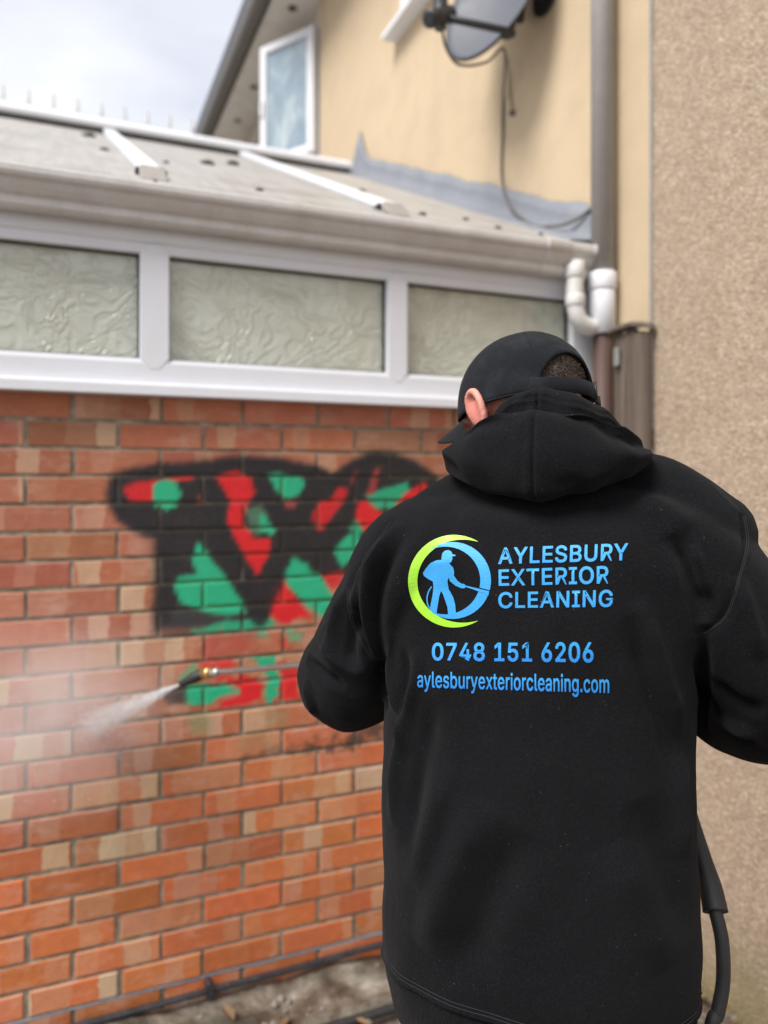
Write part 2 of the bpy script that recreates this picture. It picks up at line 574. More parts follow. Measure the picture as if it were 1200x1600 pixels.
def mat_cloth():
    t = NT('black_fleece')
    p = t.pos()
    n0 = t.noise(p, 4, 4, 0.55)
    n1 = t.noise(p, 420, 3, 0.7)
    n2 = t.noise(t.mapping(p, (700, 700, 160)), 1.0, 3, 0.7)
    c = t.mix(t.ramp(n0, [(0.3, 0.0), (0.7, 1.0)]), (0.0050, 0.0050, 0.0060), (0.0088, 0.0086, 0.0098))
    c = t.mix(t.math('MULTIPLY', t.ramp(n1, [(0.47, 0.0), (0.75, 1.0)]), 0.5), c, (0.022, 0.022, 0.024))
    # lint and dust caught in the nap
    dust = t.noise(p, 9, 3, 0.6)
    vd = t.voro(p, 210)
    vr = t.sep(t.voro(p, 210, out='Color'))[1]
    keep = t.math('GREATER_THAN', t.math('ADD', vr, t.math('MULTIPLY', dust, 0.10)), 1.030)
    lint = t.math('MULTIPLY', t.ramp(vd, [(0.10, 1.0), (0.24, 0.0)]), keep)
    c = t.mix(t.math('MULTIPLY', lint, 0.4), c, (0.12, 0.118, 0.112))
    t.set(col=c, rough=0.95, spec=0.10, sheen=0.035, sheen_r=0.4, normal=t.bump(t.math('ADD', n1, n2), 0.0012))
    M['black_fleece'] = t.m
    t = NT('cap_cotton')
    p = t.pos()
    n1 = t.noise(p, 300, 3, 0.7)
    n0 = t.noise(p, 16, 6, 0.65)
    fade = t.ramp(n0, [(0.48, 0.0), (0.72, 1.0)])
    c = t.mix(t.math('MULTIPLY', fade, 0.6), (0.0075, 0.009, 0.012), (0.026, 0.029, 0.034))
    sp = t.math('MULTIPLY', t.ramp(t.voro(p, 380), [(0.12, 1.0), (0.25, 0.0)]), fade)
    c = t.mix(t.math('MULTIPLY', sp, 0.3), c, (0.16, 0.165, 0.17))
    tw = t.math('SINE', t.math('MULTIPLY', t.math('ADD', t.sep(p)[0], t.sep(p)[2]), 3000))
    t.set(col=c, rough=0.85, spec=0.15, sheen=0.04, normal=t.bump(t.math('ADD', n1, t.math('MULTIPLY', tw, 0.2)), 0.0007))
    M['cap_cotton'] = t.m
    t = NT('stitch')
    t.set(col=(0.014, 0.014, 0.016), rough=0.9)
    M['stitch'] = t.m
    for nm, c1, c2 in (('print_lime', (0.34, 0.70, 0.035), (0.40, 0.80, 0.07)), ('print_cyan', (0.04, 0.31, 0.70), (0.05, 0.36, 0.72)), ('print_blue', (0.025, 0.22, 0.64), (0.05, 0.37, 0.76))):
        t = NT(nm)
        g = t.attr('grad', 'Fac')
        c = t.mix(t.math('POWER', g, 1.0), c1, c2)
        c = t.mix(t.math('MULTIPLY', t.ramp(t.noise(t.pos(), 230, 4, 0.65), [(0.55, 0.0), (0.8, 1.0)]), 0.18), c, (0.02, 0.05, 0.07))
        t.set(col=c, rough=0.42, spec=0.4, normal=t.bump(t.noise(t.pos(), 500, 2), 0.0005))
        M[nm] = t.m
    t = NT('skin')
    p = t.pos()
    n1 = t.noise(p, 45, 5, 0.6); n2 = t.noise(p, 260, 3, 0.6)
    c = t.mix(t.ramp(n1, [(0.35, 0.0), (0.7, 1.0)]), (0.60, 0.34, 0.25), (0.66, 0.29, 0.23))
    pk = t.attr('pink', 'Fac')
    c = t.mix(t.math('MULTIPLY', pk, 0.8), c, (0.70, 0.23, 0.19))
    sb = t.attr('stubble', 'Fac')
    c = t.mix(t.math('MULTIPLY', t.math('MULTIPLY', sb, t.ramp(n2, [(0.4, 0.2), (0.65, 1.0)])), 0.55), c, (0.13, 0.08, 0.055))
    t.set(col=c, rough=0.5, spec=0.4, sss=0.12, normal=t.bump(n2, 0.0006))
    t.b.inputs['Subsurface Radius'].default_value = (0.012, 0.004, 0.002)
    M['skin'] = t.m
    t = NT('short_hair')
    p = t.pos()
    n = t.noise(p, 330, 4, 0.7)
    n2 = t.noise(p, 60, 3, 0.6)
    c = t.ramp(t.math('ADD', t.math('MULTIPLY', n, 0.75), t.math('MULTIPLY', n2, 0.25)), [(0.36, (0.02, 0.013, 0.010)), (0.52, (0.075, 0.05, 0.037)), (0.68, (0.30, 0.215, 0.16))])
    t.set(col=c, rough=0.6, spec=0.4, normal=t.bump(n, 0.002))
    M['short_hair'] = t.m


mat_cloth()


def mat_volume(name, dens_fn, col=(0.97, 0.98, 1.0)):
    m = bpy.data.materials.new(name)
    m.use_nodes = True
    t = m.node_tree
    t.nodes.clear()
    out = t.nodes.new('ShaderNodeOutputMaterial')
    v = t.nodes.new('ShaderNodeVolumePrincipled')
    v.inputs['Color'].default_value = (*col, 1)
    v.inputs['Anisotropy'].default_value = 0.1
    t.links.new(v.outputs[0], out.inputs['Volume'])
    w = NT.__new__(NT)
    w.m, w.t, w.b = m, t, v
    w.put(v.inputs['Density'], dens_fn(w))
    M[name] = m
    return m

# ------------------------------------------------------------------ the ground
def grid_mesh(x0, x1, y0, y1, nx, ny, zf):
    xs = np.linspace(x0, x1, nx + 1); ys = np.linspace(y0, y1, ny + 1)
    v = [(x, y, zf(x, y)) for y in ys for x in xs]
    f = [(j * (nx + 1) + i, j * (nx + 1) + i + 1, (j + 1) * (nx + 1) + i + 1, (j + 1) * (nx + 1) + i) for j in range(ny) for i in range(nx)]
    return v, f


g = MB(); g.box(-150, 150, -150, 150, -0.5, -0.03)
tag(g.build('ground', M['dirt']), kind='structure')

site = lambda name, parent=None: empty(name, ORG, TH)
rt_ground = None
b = MB()
v, f = grid_mesh(-2.2, 1.88, -3.2, -0.02, 130, 100, lambda x, y: -0.016 + 0.018 * noise.fractal(Vector((x * 3, y * 3, 1.7)), 0.6, 2.1, 5) - (0.012 if y < -0.27 else 0))
b.add(v, f, True)
o = b.build('soil', M['dirt']); o.matrix_world = WM
tag(o, kind='structure')
b = MB()
v, f = grid_mesh(-2.0, 1.86, -0.245, -0.004, 160, 14, lambda x, y: 0.006 + 0.03 * (0.1 + y) * -0.3 + 0.017 * noise.fractal(Vector((x * 5, y * 7, 4.2)), 0.7, 2.1, 5) - (0.09 if y < -0.235 else 0))
b.add(v, f, True)
o = b.build('concrete_path', M['old_concrete']); o.matrix_world = WM
tag(o, kind='structure')

# ------------------------------------------------------------------ graffiti laid out on the wall
def P2(lst, sx, ox, oy):
    out = []
    for x, y in lst:
        q = on_wall(ox + x / sx, oy + y / sx)
        out.append((q.x, q.z))
    return np.array(out)


def sdist(P, poly):
    """signed distance (inside positive) of points P (n,2) to a polygon"""
    n = len(poly)
    d = np.full(len(P), 1e9)
    ins = np.zeros(len(P), bool)
    for i in range(n):
        a, c = poly[i], poly[(i + 1) % n]
        e = c - a
        w = P - a
        t = np.clip((w @ e) / (e @ e + 1e-12), 0, 1)
        d = np.minimum(d, np.hypot(*(w - t[:, None] * e).T))
        cond = ((a[1] > P[:, 1]) != (c[1] > P[:, 1]))
        with np.errstate(divide='ignore', invalid='ignore'):
            xi = (c[0] - a[0]) * (P[:, 1] - a[1]) / (c[1] - a[1] + 1e-15) + a[0]
        ins ^= cond & (P[:, 0] < xi)
    return np.where(ins, d, -d)


BLK, GRN, RED = (0.020, 0.020, 0.023), (0.024, 0.43, 0.22), (0.68, 0.018, 0.024)
TOP, BOT = (2.182, 150, 690), (2.449, 150, 960)
LAY = []                                     # colour, polygon, softness, strength, ragged
def stroke(c, pts, fr, r, soft=0.016, a=0.95, rag=0.002):
    LAY.append((c, P2(pts, *fr), soft, a, rag, r / fr[0] * 2.05 / 1200))
def lay(c, pts, fr, soft=0.012, a=1.0, rag=0.0): LAY.append((c, P2(pts, *fr), soft, a, rag))
lay(BLK, [(36, 165), (62, 106), (180, 82), (400, 65), (500, 50), (620, 55), (740, 80), (810, 112), (860, 70), (940, 32), (1000, 35), (1080, 65), (1150, 110), (1230, 240), (1200, 330), (1000, 420), (870, 450), (740, 520), (640, 600), (560, 640), (400, 640), (195, 640), (192, 340), (110, 292), (52, 242)], TOP, 0.036, 0.99)
lay((0.06, 0.06, 0.062), [(190, 560), (560, 570), (560, 660), (190, 670)], TOP, 0.03, 0.55, 0.01)
lay(RED, [(90, 168), (112, 140), (190, 132), (330, 118), (330, 128), (200, 150), (190, 205), (120, 205)], TOP, 0.008, 0.9)
lay(GRN, [(290, 180), (277, 217), (240, 234), (203, 217), (188, 180), (203, 143), (240, 127), (277, 143)], TOP, 0.006)
lay((0.42, 0.10, 0.08), [(345, 178), (378, 168), (392, 212), (352, 205)], TOP, 0.008, 0.6, 0.004)
lay(RED, [(415, 118), (480, 98), (530, 125), (547, 168), (515, 210), (505, 280), (540, 330), (597, 330), (590, 380), (550, 452), (515, 400), (470, 320), (445, 260), (458, 200), (425, 145)], TOP, 0.010)
lay((0.10, 0.22, 0.14), [(510, 230), (560, 215), (590, 260), (560, 330), (520, 300)], TOP, 0.014, 0.75, 0.004)
lay(GRN, [(555, 240), (612, 300), (600, 322), (560, 300)], TOP, 0.010)
lay(GRN, [(345, 345), (328, 400), (345, 450), (275, 465), (266, 500), (290, 545), (350, 575), (450, 592), (512, 582), (505, 540), (440, 460), (390, 400), (360, 345)], TOP, 0.012)
lay(GRN, [(585, 112), (610, 160), (650, 197), (692, 182), (712, 150), (700, 122), (620, 108)], TOP, 0.010)
lay((0.45, 0.08, 0.07), [(640, 205), (690, 195), (680, 225), (650, 225)], TOP, 0.010, 0.7)
lay(GRN, [(660, 392), (635, 430), (650, 490), (720, 560), (772, 602), (815, 540), (800, 510), (760, 450), (700, 400)], TOP, 0.012)
lay(GRN, [(830, 335), (882, 308), (905, 350), (875, 400), (840, 425), (808, 370)], TOP, 0.014)
lay(GRN, [(860, 290), (900, 260), (915, 300), (890, 330)], TOP, 0.014, 0.8)
lay(GRN, [(915, 185), (980, 163), (1060, 138), (1072, 170), (1020, 222), (955, 232)], TOP, 0.012, 0.85)
lay(RED, [(735, 255), (760, 210), (800, 195), (830, 155), (855, 165), (845, 200), (800, 265), (765, 305)], TOP, 0.014, 0.85)
lay((0.42, 0.06, 0.055), [(880, 90), (895, 90), (880, 145), (866, 145)], TOP, 0.012, 0.6)
lay((0.42, 0.06, 0.055), [(950, 85), (968, 90), (950, 180), (920, 190)], TOP, 0.010, 0.7)
lay(RED, [(880, 208), (920, 198), (978, 250), (976, 292), (920, 312), (886, 262)], TOP, 0.010)
lay(RED, [(1000, 250), (1050, 180), (1120, 138), (1132, 160), (1060, 202), (1010, 255)], TOP, 0.010)
lay(RED, [(770, 455), (845, 442), (835, 492), (800, 512)], TOP, 0.010, 0.8)
lay(RED, [(598, 500), (630, 468), (700, 555), (745, 602), (690, 600), (640, 625), (605, 610), (585, 580)], TOP, 0.010)
lay(GRN, [(320, 645), (420, 615), (600, 600), (612, 628), (480, 655), (335, 662)], TOP, 0.010, 0.85, 0.004)
stroke(BLK, [(235, 265), (240, 420), (225, 600)], TOP, 30, .03, .8)
stroke(BLK, [(385, 160), (420, 330), (480, 460), (560, 600)], TOP, 34)
stroke(BLK, [(560, 140), (650, 300), (715, 385)], TOP, 32)
stroke(BLK, [(765, 110), (645, 380), (570, 570)], TOP, 33)
stroke(BLK, [(925, 95), (835, 300), (745, 425)], TOP, 28)
stroke(BLK, [(180, 300), (100, 262), (58, 200), (80, 132), (190, 102), (400, 84), (500, 70), (620, 80), (740, 104), (800, 135), (860, 95), (940, 55), (1000, 55), (1080, 85), (1150, 135)], TOP, 24, .02, .95, .003)
# the part being washed away
lay((0.46, 0.09, 0.06), [(400, 85), (470, 75), (560, 70), (600, 130), (560, 160), (480, 150), (420, 190), (395, 150)], BOT, 0.010, 0.75, 0.016)
lay(GRN, [(610, 60), (660, 55), (650, 95), (620, 90)], BOT, 0.008, 0.55, 0.008)
lay(GRN, [(730, 60), (790, 50), (780, 110), (740, 105)], BOT, 0.008, 0.6, 0.010)
lay(RED, [(690, 85), (730, 90), (740, 130), (700, 125)], BOT, 0.006, 0.7, 0.008)
lay(RED, [(395, 195), (520, 165), (530, 215), (470, 240)], BOT, 0.008, 0.8, 0.014)
lay(GRN, [(330, 270), (350, 345), (420, 355), (480, 312), (565, 300), (500, 268), (420, 262)], BOT, 0.007, 1.0, 0.003)
lay(GRN, [(300, 240), (380, 185), (395, 215), (330, 250)], BOT, 0.010, 0.6, 0.008)
lay(GRN, [(605, 168), (690, 165), (705, 230), (712, 290), (672, 345), (640, 345), (648, 290), (640, 230)], BOT, 0.006, 1.0, 0.006)
lay(RED, [(480, 242), (560, 235), (630, 255), (642, 320), (560, 348), (475, 357), (490, 325), (560, 312), (550, 278)], BOT, 0.006, 1.0, 0.004)
lay(RED, [(690, 178), (775, 200), (778, 325), (702, 332), (712, 260)], BOT, 0.006, 0.95, 0.006)
lay(BLK, [(255, 310), (300, 270), (350, 265), (342, 345), (280, 345)], BOT, 0.014, 0.9)
lay((0.20, 0.30, 0.15), [(345, 385), (440, 380), (445, 455), (360, 460)], BOT, 0.020, 0.55)
lay((0.25, 0.26, 0.13), [(640, 360), (740, 360), (730, 430), (650, 430)], BOT, 0.020, 0.4)
lay((0.22, 0.24, 0.13), [(540, 450), (670, 440), (670, 520), (545, 530)], BOT, 0.022, 0.35)
lay((0.03, 0.03, 0.03), [(820, 500), (940, 480), (1150, 380), (1160, 440), (1000, 510), (900, 540)], BOT, 0.030, 0.8, 0.02)
lay((0.05, 0.04, 0.03), [(560, 540), (700, 500), (860, 505), (860, 530), (700, 525), (565, 560)], BOT, 0.012, 0.5, 0.012)


def graffiti(P):
    """paint colour and cover for wall points P (n,2)"""
    nz = np.array([noise.fractal(Vector((p[0] * 26, p[1] * 26, 3.1)), 0.6, 2.0, 4) for p in P])
    nz2 = np.array([noise.fractal(Vector((p[0] * 60, p[1] * 60, 8.1)), 0.7, 2.0, 3) for p in P])
    col = np.zeros((len(P), 3)); cov = np.zeros(len(P))
    for c, poly, soft, a, rag, *rr in LAY:
        if rr:
            d = np.full(len(P), 1e9)
            for i in range(len(poly) - 1):
                e = poly[i + 1] - poly[i]; w = P - poly[i]
                t = np.clip((w @ e) / (e @ e), 0, 1)
                d = np.minimum(d, np.hypot(*(w - t[:, None] * e).T))
            d = rr[0] - d
        else: d = sdist(P, poly)
        d = d + nz * (0.003 + rag) + (nz2 * rag)
        m = np.clip((d + soft * 0.5) / soft, 0, 1)
        m = m * m * (3 - 2 * m) * a
        new = cov + m - cov * m
        k = np.where(new > 1e-6, m / np.maximum(new, 1e-6), 0)[:, None]
        col = col * (1 - k) + np.array(c) * k
        cov = new
    return col, cov


def set_paint(me, P, thin=1.0):
    c, a = graffiti(P)
    a = a * thin
    at1 = me.attributes.new('paint', 'FLOAT_COLOR', 'POINT')
    at1.data.foreach_set('color', np.concatenate([c, np.ones((len(P), 1))], 1).astype(np.float32).ravel())
    at2 = me.attributes.new('cover', 'FLOAT', 'POINT')
    at2.data.foreach_set('value', a.astype(np.float32))
    return a


# ------------------------------------------------------------------ the brick wall
PIT, CRS, BH, BL = 0.231, 0.0755, 0.0655, 0.2205
ROWS = 23
zrow = lambda k: H + 0.17 - CRS * (k - 1)          # bottom of course k
wall = empty('brick_wall', ORG, TH)
tag(wall, 'red brick wall with black, green and red graffiti under the white window frame', 'wall')
brick_cache = {}


def brick_mesh(L_, fine=False):
    key = (round(L_, 3), fine)
    if key in brick_cache and not fine: return brick_cache[key]
    b = MB()
    e = 0.0035
    x0, x1, z0, z1 = -L_ / 2, L_ / 2, -BH / 2, BH / 2
    nx, nz = (max(2, int(L_ / 0.011)), 6) if fine else (1, 1)
    xs = np.linspace(x0 + e, x1 - e, nx + 1); zs = np.linspace(z0 + e, z1 - e, nz + 1)
    vv = [(x, 0, z) for z in zs for x in xs]
    ff = [(j * (nx + 1) + i, j * (nx + 1) + i + 1, (j + 1) * (nx + 1) + i + 1, (j + 1) * (nx + 1) + i) for j in range(nz) for i in range(nx)]
    n0 = len(vv)
    # rounded arris: front rim -> side rim -> back
    rim = [i for i in range(nx + 1)] + [j * (nx + 1) + nx for j in range(1, nz + 1)] + [nz * (nx + 1) + i for i in range(nx - 1, -1, -1)] + [j * (nx + 1) for j in range(nz - 1, 0, -1)]
    prev = rim
    for off, y in ((e * 0.72, e * 0.28), (e, e), (e, 0.085)):
        cur = []
        for r_ in rim:
            x, _, z = vv[r_]
            sx = x0 if x <= xs[0] + 1e-9 else (x1 if x >= xs[-1] - 1e-9 else None)
            sz = z0 if z <= zs[0] + 1e-9 else (z1 if z >= zs[-1] - 1e-9 else None)
            nxp = x if sx is None else x + (sx - x) * off / e
            nzp = z if sz is None else z + (sz - z) * off / e
            cur.append(len(vv)); vv.append((nxp, y, nzp))
        m = len(rim)
        for i in range(m): ff.append((prev[i], cur[i], cur[(i + 1) % m], prev[(i + 1) % m]))
        prev = cur
    b.add(vv, ff, False)
    me = b.mesh('brick', M['brick'])
    if not fine: brick_cache[key] = me
    return me


GB = on_wall(150, 690), on_wall(720, 1240)
for k in range(1, ROWS + 1):
    off = 0.1746 if k % 2 else 0.0620
    zc = zrow(k) + BH / 2
    edges = [off + PIT * i + rng.normal(0, 0.0022) for i in range(-6, 10)]
    ends = [-0.90] + [e for e in edges if -0.86 < e < 1.84] + [1.89]
    for a, c in zip(ends[:-1], ends[1:]):
        L_ = c - a - 0.0105
        xc = (a + c) / 2
        painted = GB[0].x - 0.1 < c and a < GB[1].x + 0.1 and GB[1].z - 0.05 < zc < GB[0].z + 0.1
        if painted:
            me = brick_mesh(L_, True)
            P = np.array([(xc + v_.co.x, zc + v_.co.z) for v_ in me.vertices])
            if set_paint(me, P).max() < 0.02: painted = False
        if not painted:
            Lq = BL if abs(L_ - BL) < 0.006 else round(L_, 2)
            me = brick_mesh(Lq)
        o = link('brick', me, wall)
        o.location = (xc, rng.normal(0, 0.0011), zc + rng.normal(0, 0.0007))
        o.rotation_euler = (rng.normal(0, 0.006), rng.normal(0, 0.0028), rng.normal(0, 0.004))
        # cleaned lower courses are more orange than the dusty upper ones
        t = np.clip((k - 11) / 7, 0, 1) * np.clip((xc + 0.1) / 0.5 + (k - 14) / 7, 0, 1)
        dull = np.array((0.50, 0.172, 0.094)); org = np.array((0.64, 0.185, 0.062))
        c_ = (dull * (1 - t) + org * t) * rng.uniform(0.74, 1.10) * (1 + rng.normal(0, 0.05, 3))
        o.color = (*np.clip(c_, 0, 1), float(np.clip(rng.normal(0.06 - 0.16 * t, 0.22), -0.35, 0.5)))
v, f = grid_mesh(-0.90, 1.89, -0.06, H + 0.25, 200, 120, lambda x, y: 0)
v = [(x, 0.0055 + 0.0022 * noise.noise(Vector((x * 40, z * 40, 0))), z) for x, z, _ in v]
b = MB(); b.add(v, [q for q in f], True)
o = b.build('mortar', M['mortar'], wall)
set_paint(o.data, np.array([(p[0], p[2]) for p in v]), 0.72)
b = MB(); b.box(-0.90, 1.89, 0.03, 0.22, -0.2, H + 0.25); b.build('inner_leaf', M['mortar'], wall)
b = MB()
xs = np.linspace(-0.9, 1.88, 60)
dp = [(x, 0.0005 + 0.004 * noise.noise(Vector((x * 6, 0, 2))), zrow(22) - 0.0055 + 0.001 * noise.noise(Vector((x * 9, 3, 2)))) for x in xs]
b.tube(dp, 0.0030, 6); b.build('damp_proof_course', M['lead'], wall)

# ------------------------------------------------------------------ the conservatory
con = empty('conservatory', ORG, TH)
tag(con, 'white framed conservatory with obscure glass panes and a pale sheet roof on the brick wall', 'conservatory')
up = M['white_upvc']
X0, X1 = -0.98, 1.875
b = MB(); b.prism([(0.02, H + .628), (-0.026, H + .628), (-0.026, H + .655), (-0.034, H + .66), (-0.034, H + .72), (0.02, H + .72)], 0, X0, X1); b.build('top_rail', up, con, 0.003)
b = MB(); b.prism([(0.02, H + .338), (-0.026, H + .338), (-0.034, H + .325), (-0.034, H + .270), (0.02, H + .270)], 0, X0, X1); b.build('bottom_rail', up, con, 0.003)
b = MB(); b.prism([(0.02, H + .2695), (-0.055, H + .2695), (-0.062, H + .262), (-0.062, H + .2345), (-0.056, H + .2345), (-0.056, H + .250), (-0.045, H + .250), (-0.045, H + .236), (0.02, H + .236)], 0, X0, X1 + 0.02); b.build('sill', up, con, 0.002)
MUL = [-0.358, 0.385, 1.117]
def mullion(x, w):
    h = w / 2
    pr = [(x - h, H + .338), (x - h, H + .628), (x - h * 0.30, H + .652), (x + h * 0.30, H + .652), (x + h, H + .628), (x + h, H + .338), (x + h * 0.3, H + .308), (x - h * 0.3, H + .308)]
    b = MB(); b.prism(pr, 1, -0.0355, 0.015); b.build('mullion', up, con, 0.003)
for x, w in zip(MUL, (0.078, 0.078, 0.066)): mullion(x, w)
b = MB(); b.prism([(1.775, -0.036), (1.875, -0.036), (1.875, 0.05), (1.775, 0.05)], 2, H + .2705, H + .719); b.build('corner_post', up, con, 0.004)
for a, c in ((X0, -0.397), (-0.319, 0.346), (0.424, 1.084), (1.15, 1.775)):
    b = MB(); b.box(a - 0.004, c + 0.004, 0.006, 0.02, H + .334, H + .632)
    o = b.build('window_pane', M['obscure_glass'], con)
    # grey rubber gasket all round the pane
    b = MB()
    for q in ((a, c, H + .338, H + .342), (a, c, H + .624, H + .628)): b.box(q[0], q[1], -0.008, 0.0055, q[2], q[3])
    for q in ((a, a + .004), (c - .004, c)): b.box(q[0], q[1], -0.008, 0.0055, H + .3425, H + .6235)
    b.build('gasket', M['dark_plastic'], o)
# gutter with its moulded face
gp = [(-0.036, .80), (-0.036, .697), (-0.070, .690), (-0.082, .694), (-0.088, .703), (-0.088, .722), (-0.098, .729), (-0.106, .742), (-0.111, .757), (-0.121, .762), (-0.125, .772), (-0.125, .786), (-0.121, .793), (-0.112, .793), (-0.112, .783), (-0.10, .755), (-0.06, .745), (-0.048, .80)]
b = MB(); b.prism([(y, H + z) for y, z in gp], 0, X0, 1.80); gut = b.build('gutter', M['gutter_plastic'], con, 0.0025)
b = MB(); b.prism([(y * 1.045 - 0.001, H + .742 + (z - .742) * 1.06) for y, z in gp], 0, 1.615, 1.70); b.build('gutter_joint', M['gutter_plastic'], gut, 0.002)
b = MB(); b.prism([(y * 1.03, H + .742 + (z - .742) * 1.04) for y, z in gp[:14]], 0, 1.8005, 1.812); b.build('stop_end', M['gutter_plastic'], gut, 0.002)
# roof
EY, EZ, RY, RZ = -0.075, .795, 2.30, 1.915
SL = (RZ - EZ) / (RY - EY)
rz = lambda y: H + EZ + SL * (y - EY)
for a, c in ((-1.1, -0.363), (-0.353, 0.380), (0.390, 1.123), (1.133, 1.885)):
    b = MB(); b.prism([(EY, rz(EY)), (RY, rz(RY)), (RY, rz(RY) + 0.016), (EY, rz(EY) + 0.016)], 0, a, c); b.build('roof_panel', M['roof_sheet'], con)
for x in (-0.358, 0.385, 1.128):
    b = MB()
    b.prism([(0.035, rz(0.035) + 0.017), (RY - 0.02, rz(RY - 0.02) + 0.017), (RY - 0.02, rz(RY - 0.02) + 0.047), (0.035, rz(0.035) + 0.047)], 0, x - 0.030, x + 0.030)
    gb = b.build('glazing_bar', up, con, 0.006)
    b = MB()
    b.prism([(-0.035, rz(-0.035) + 0.017), (0.034, rz(0.034) + 0.017), (0.034, rz(0.034) + 0.050)], 0, x - 0.036, x + 0.036)
    b.build('bar_end_cap', M['cap_grey'], gb, 0.004)
    for s in (-1, 1):
        b = MB(); b.box(x + s * 0.0375 - 0.006, x + s * 0.0375 + 0.006, 0.05, 0.09, rz(0.07) + 0.012, rz(0.07) + 0.03)
        b.build('bar_gasket', M['dark_plastic'], gb)
b = MB()
b.prism([(RY - 0.10, H + 1.925), (RY + 0.16, H + 1.925), (RY + 0.16, H + 1.95), (RY + 0.10, H + 1.99), (RY + 0.06, H + 2.01), (RY, H + 2.01), (RY - 0.04, H + 1.99), (RY - 0.10, H + 1.955)], 0, -1.3, 1.80)
rd = b.build('ridge', up, con, 0.008)
b = MB(); b.box(-1.3, 1.795, RY - 0.06, RY + 0.12, H + 1.86, H + 1.9245); b.build('ridge_beam', M['dark_plastic'], con)
b = MB(); b.prism([(RY + 0.10, H + 1.90), (RY + 2.3, H + 0.8), (RY + 2.3, H + 0.83), (RY + 0.10, H + 1.93)], 0, -1.1, 1.885); b.build('rear_roof_panel', M['roof_sheet'], con)
fm = MB()
prof = [(0.016, 0), (0.016, 0.008), (0.006, 0.014), (0.005, 0.035), (0.010, 0.042), (0.011, 0.050), (0.007, 0.058), (0.005, 0.066), (0.007, 0.078), (0.001, 0.108)]
N_ = 8
vv = [(r_ * math.cos(2 * math.pi * j / N_), r_ * 0.6 * math.sin(2 * math.pi * j / N_), z_) for r_, z_ in prof for j in range(N_)]
fm.add(vv, [(i * N_ + j, i * N_ + (j + 1) % N_, (i + 1) * N_ + (j + 1) % N_, (i + 1) * N_ + j) for i in range(len(prof) - 1) for j in range(N_)], True)
fme = fm.mesh('finial', M['gutter_plastic'])
i = 0
x = -1.13
while x < 0.93:
    o = link('finial', fme, rd); o.location = (x, RY + 0.03, H + 2.0095); x += 0.1234

# ------------------------------------------------------------------ the cream house behind
HX = 1.90
hou = empty('house', ORG, TH)
tag(hou, 'cream rendered house with an open white casement and grey eaves above the conservatory', 'house')
cr = M['cream_render']
EZ2 = 3.55
y1 = 3.17
WY0, WY1, WZ0, WZ1 = 1.17, 1.62, H + 2.52, H + 3.3          # small window by the dish
b = MB()
b.box(HX, HX + 0.25, -0.30, WY0, -0.2, H + EZ2)
b.box(HX, HX + 0.25, WY1, y1, -0.2, H + EZ2)
b.box(HX, HX + 0.25, WY0, WY1, -0.2, WZ0)
b.box(HX, HX + 0.25, WY0, WY1, WZ1, H + EZ2)
b.build('wall', cr, hou)
b = MB()
OY0, OY1, OZ0, OZ1 = 3.20, 3.78, H + 2.40, H + 3.36
QY0, QY1 = 4.85, 5.45
b.box(HX + 0.004, HX + 0.25, y1 + 0.001, OY0, -0.2, H + EZ2)
b.box(HX + 0.004, HX + 0.25, OY1, QY0, -0.2, H + EZ2)
b.box(HX + 0.004, HX + 0.25, QY1, 7.4, -0.2, H + EZ2)
b.box(HX + 0.004, HX + 0.25, OY0, OY1, -0.2, OZ0)
b.box(HX + 0.004, HX + 0.25, OY0, OY1, OZ1, H + EZ2)
b.box(HX + 0.004, HX + 0.25, QY0, QY1, -0.2, OZ0)
b.box(HX + 0.004, HX + 0.25, QY0, QY1, OZ1, H + EZ2)
b.build('rear_wall', M['pale_render'], hou)
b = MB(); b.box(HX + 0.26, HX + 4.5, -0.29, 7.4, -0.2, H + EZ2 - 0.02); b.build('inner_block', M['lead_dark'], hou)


def window(y0, y1_, z0, z1, x, parent, sill=True, name='window'):
    fr = MB()
    w = 0.055
    fr.box(x, x + 0.06, y0, y0 + w, z0, z1); fr.box(x, x + 0.06, y1_ - w, y1_, z0, z1)
    fr.box(x, x + 0.06, y0 + w, y1_ - w, z0, z0 + w); fr.box(x, x + 0.06, y0 + w, y1_ - w, z1 - w, z1)
    f_ = fr.build(name, up, parent, 0.006)
    p = MB(); p.box(x + 0.02, x + 0.035, y0 + w - 0.004, y1_ - w + 0.004, z0 + w - 0.004, z1 - w + 0.004); p.build('pane', M['window_glass'], f_)
    if sill:
        s_ = MB(); s_.box(x - 0.045, x + 0.06, y0 - 0.06, y1_ + 0.16, z0 - 0.035, z0 - 0.001); s_.build('sill', up, f_, 0.006)
    return f_


window(WY0 + 0.002, WY1 - 0.002, WZ0 + 0.002, WZ1 - 0.002, HX - 0.045, hou)
window(QY0 + 0.002, QY1 - 0.002, OZ0 + 0.002, OZ1 - 0.002, HX + 0.04, hou, False)
fr = MB()
w = 0.05
for q in ((OY0 + .002, OY0 + w, OZ0 + .002, OZ1 - .002), (OY1 - w, OY1 - .002, OZ0 + .002, OZ1 - .002), (OY0 + w, OY1 - w, OZ0 + .002, OZ0 + w), (OY0 + w, OY1 - w, OZ1 - w, OZ1 - .002)): fr.box(HX + 0.01, HX + 0.07, *q)
fr.build('window_frame', up, hou, 0.005)
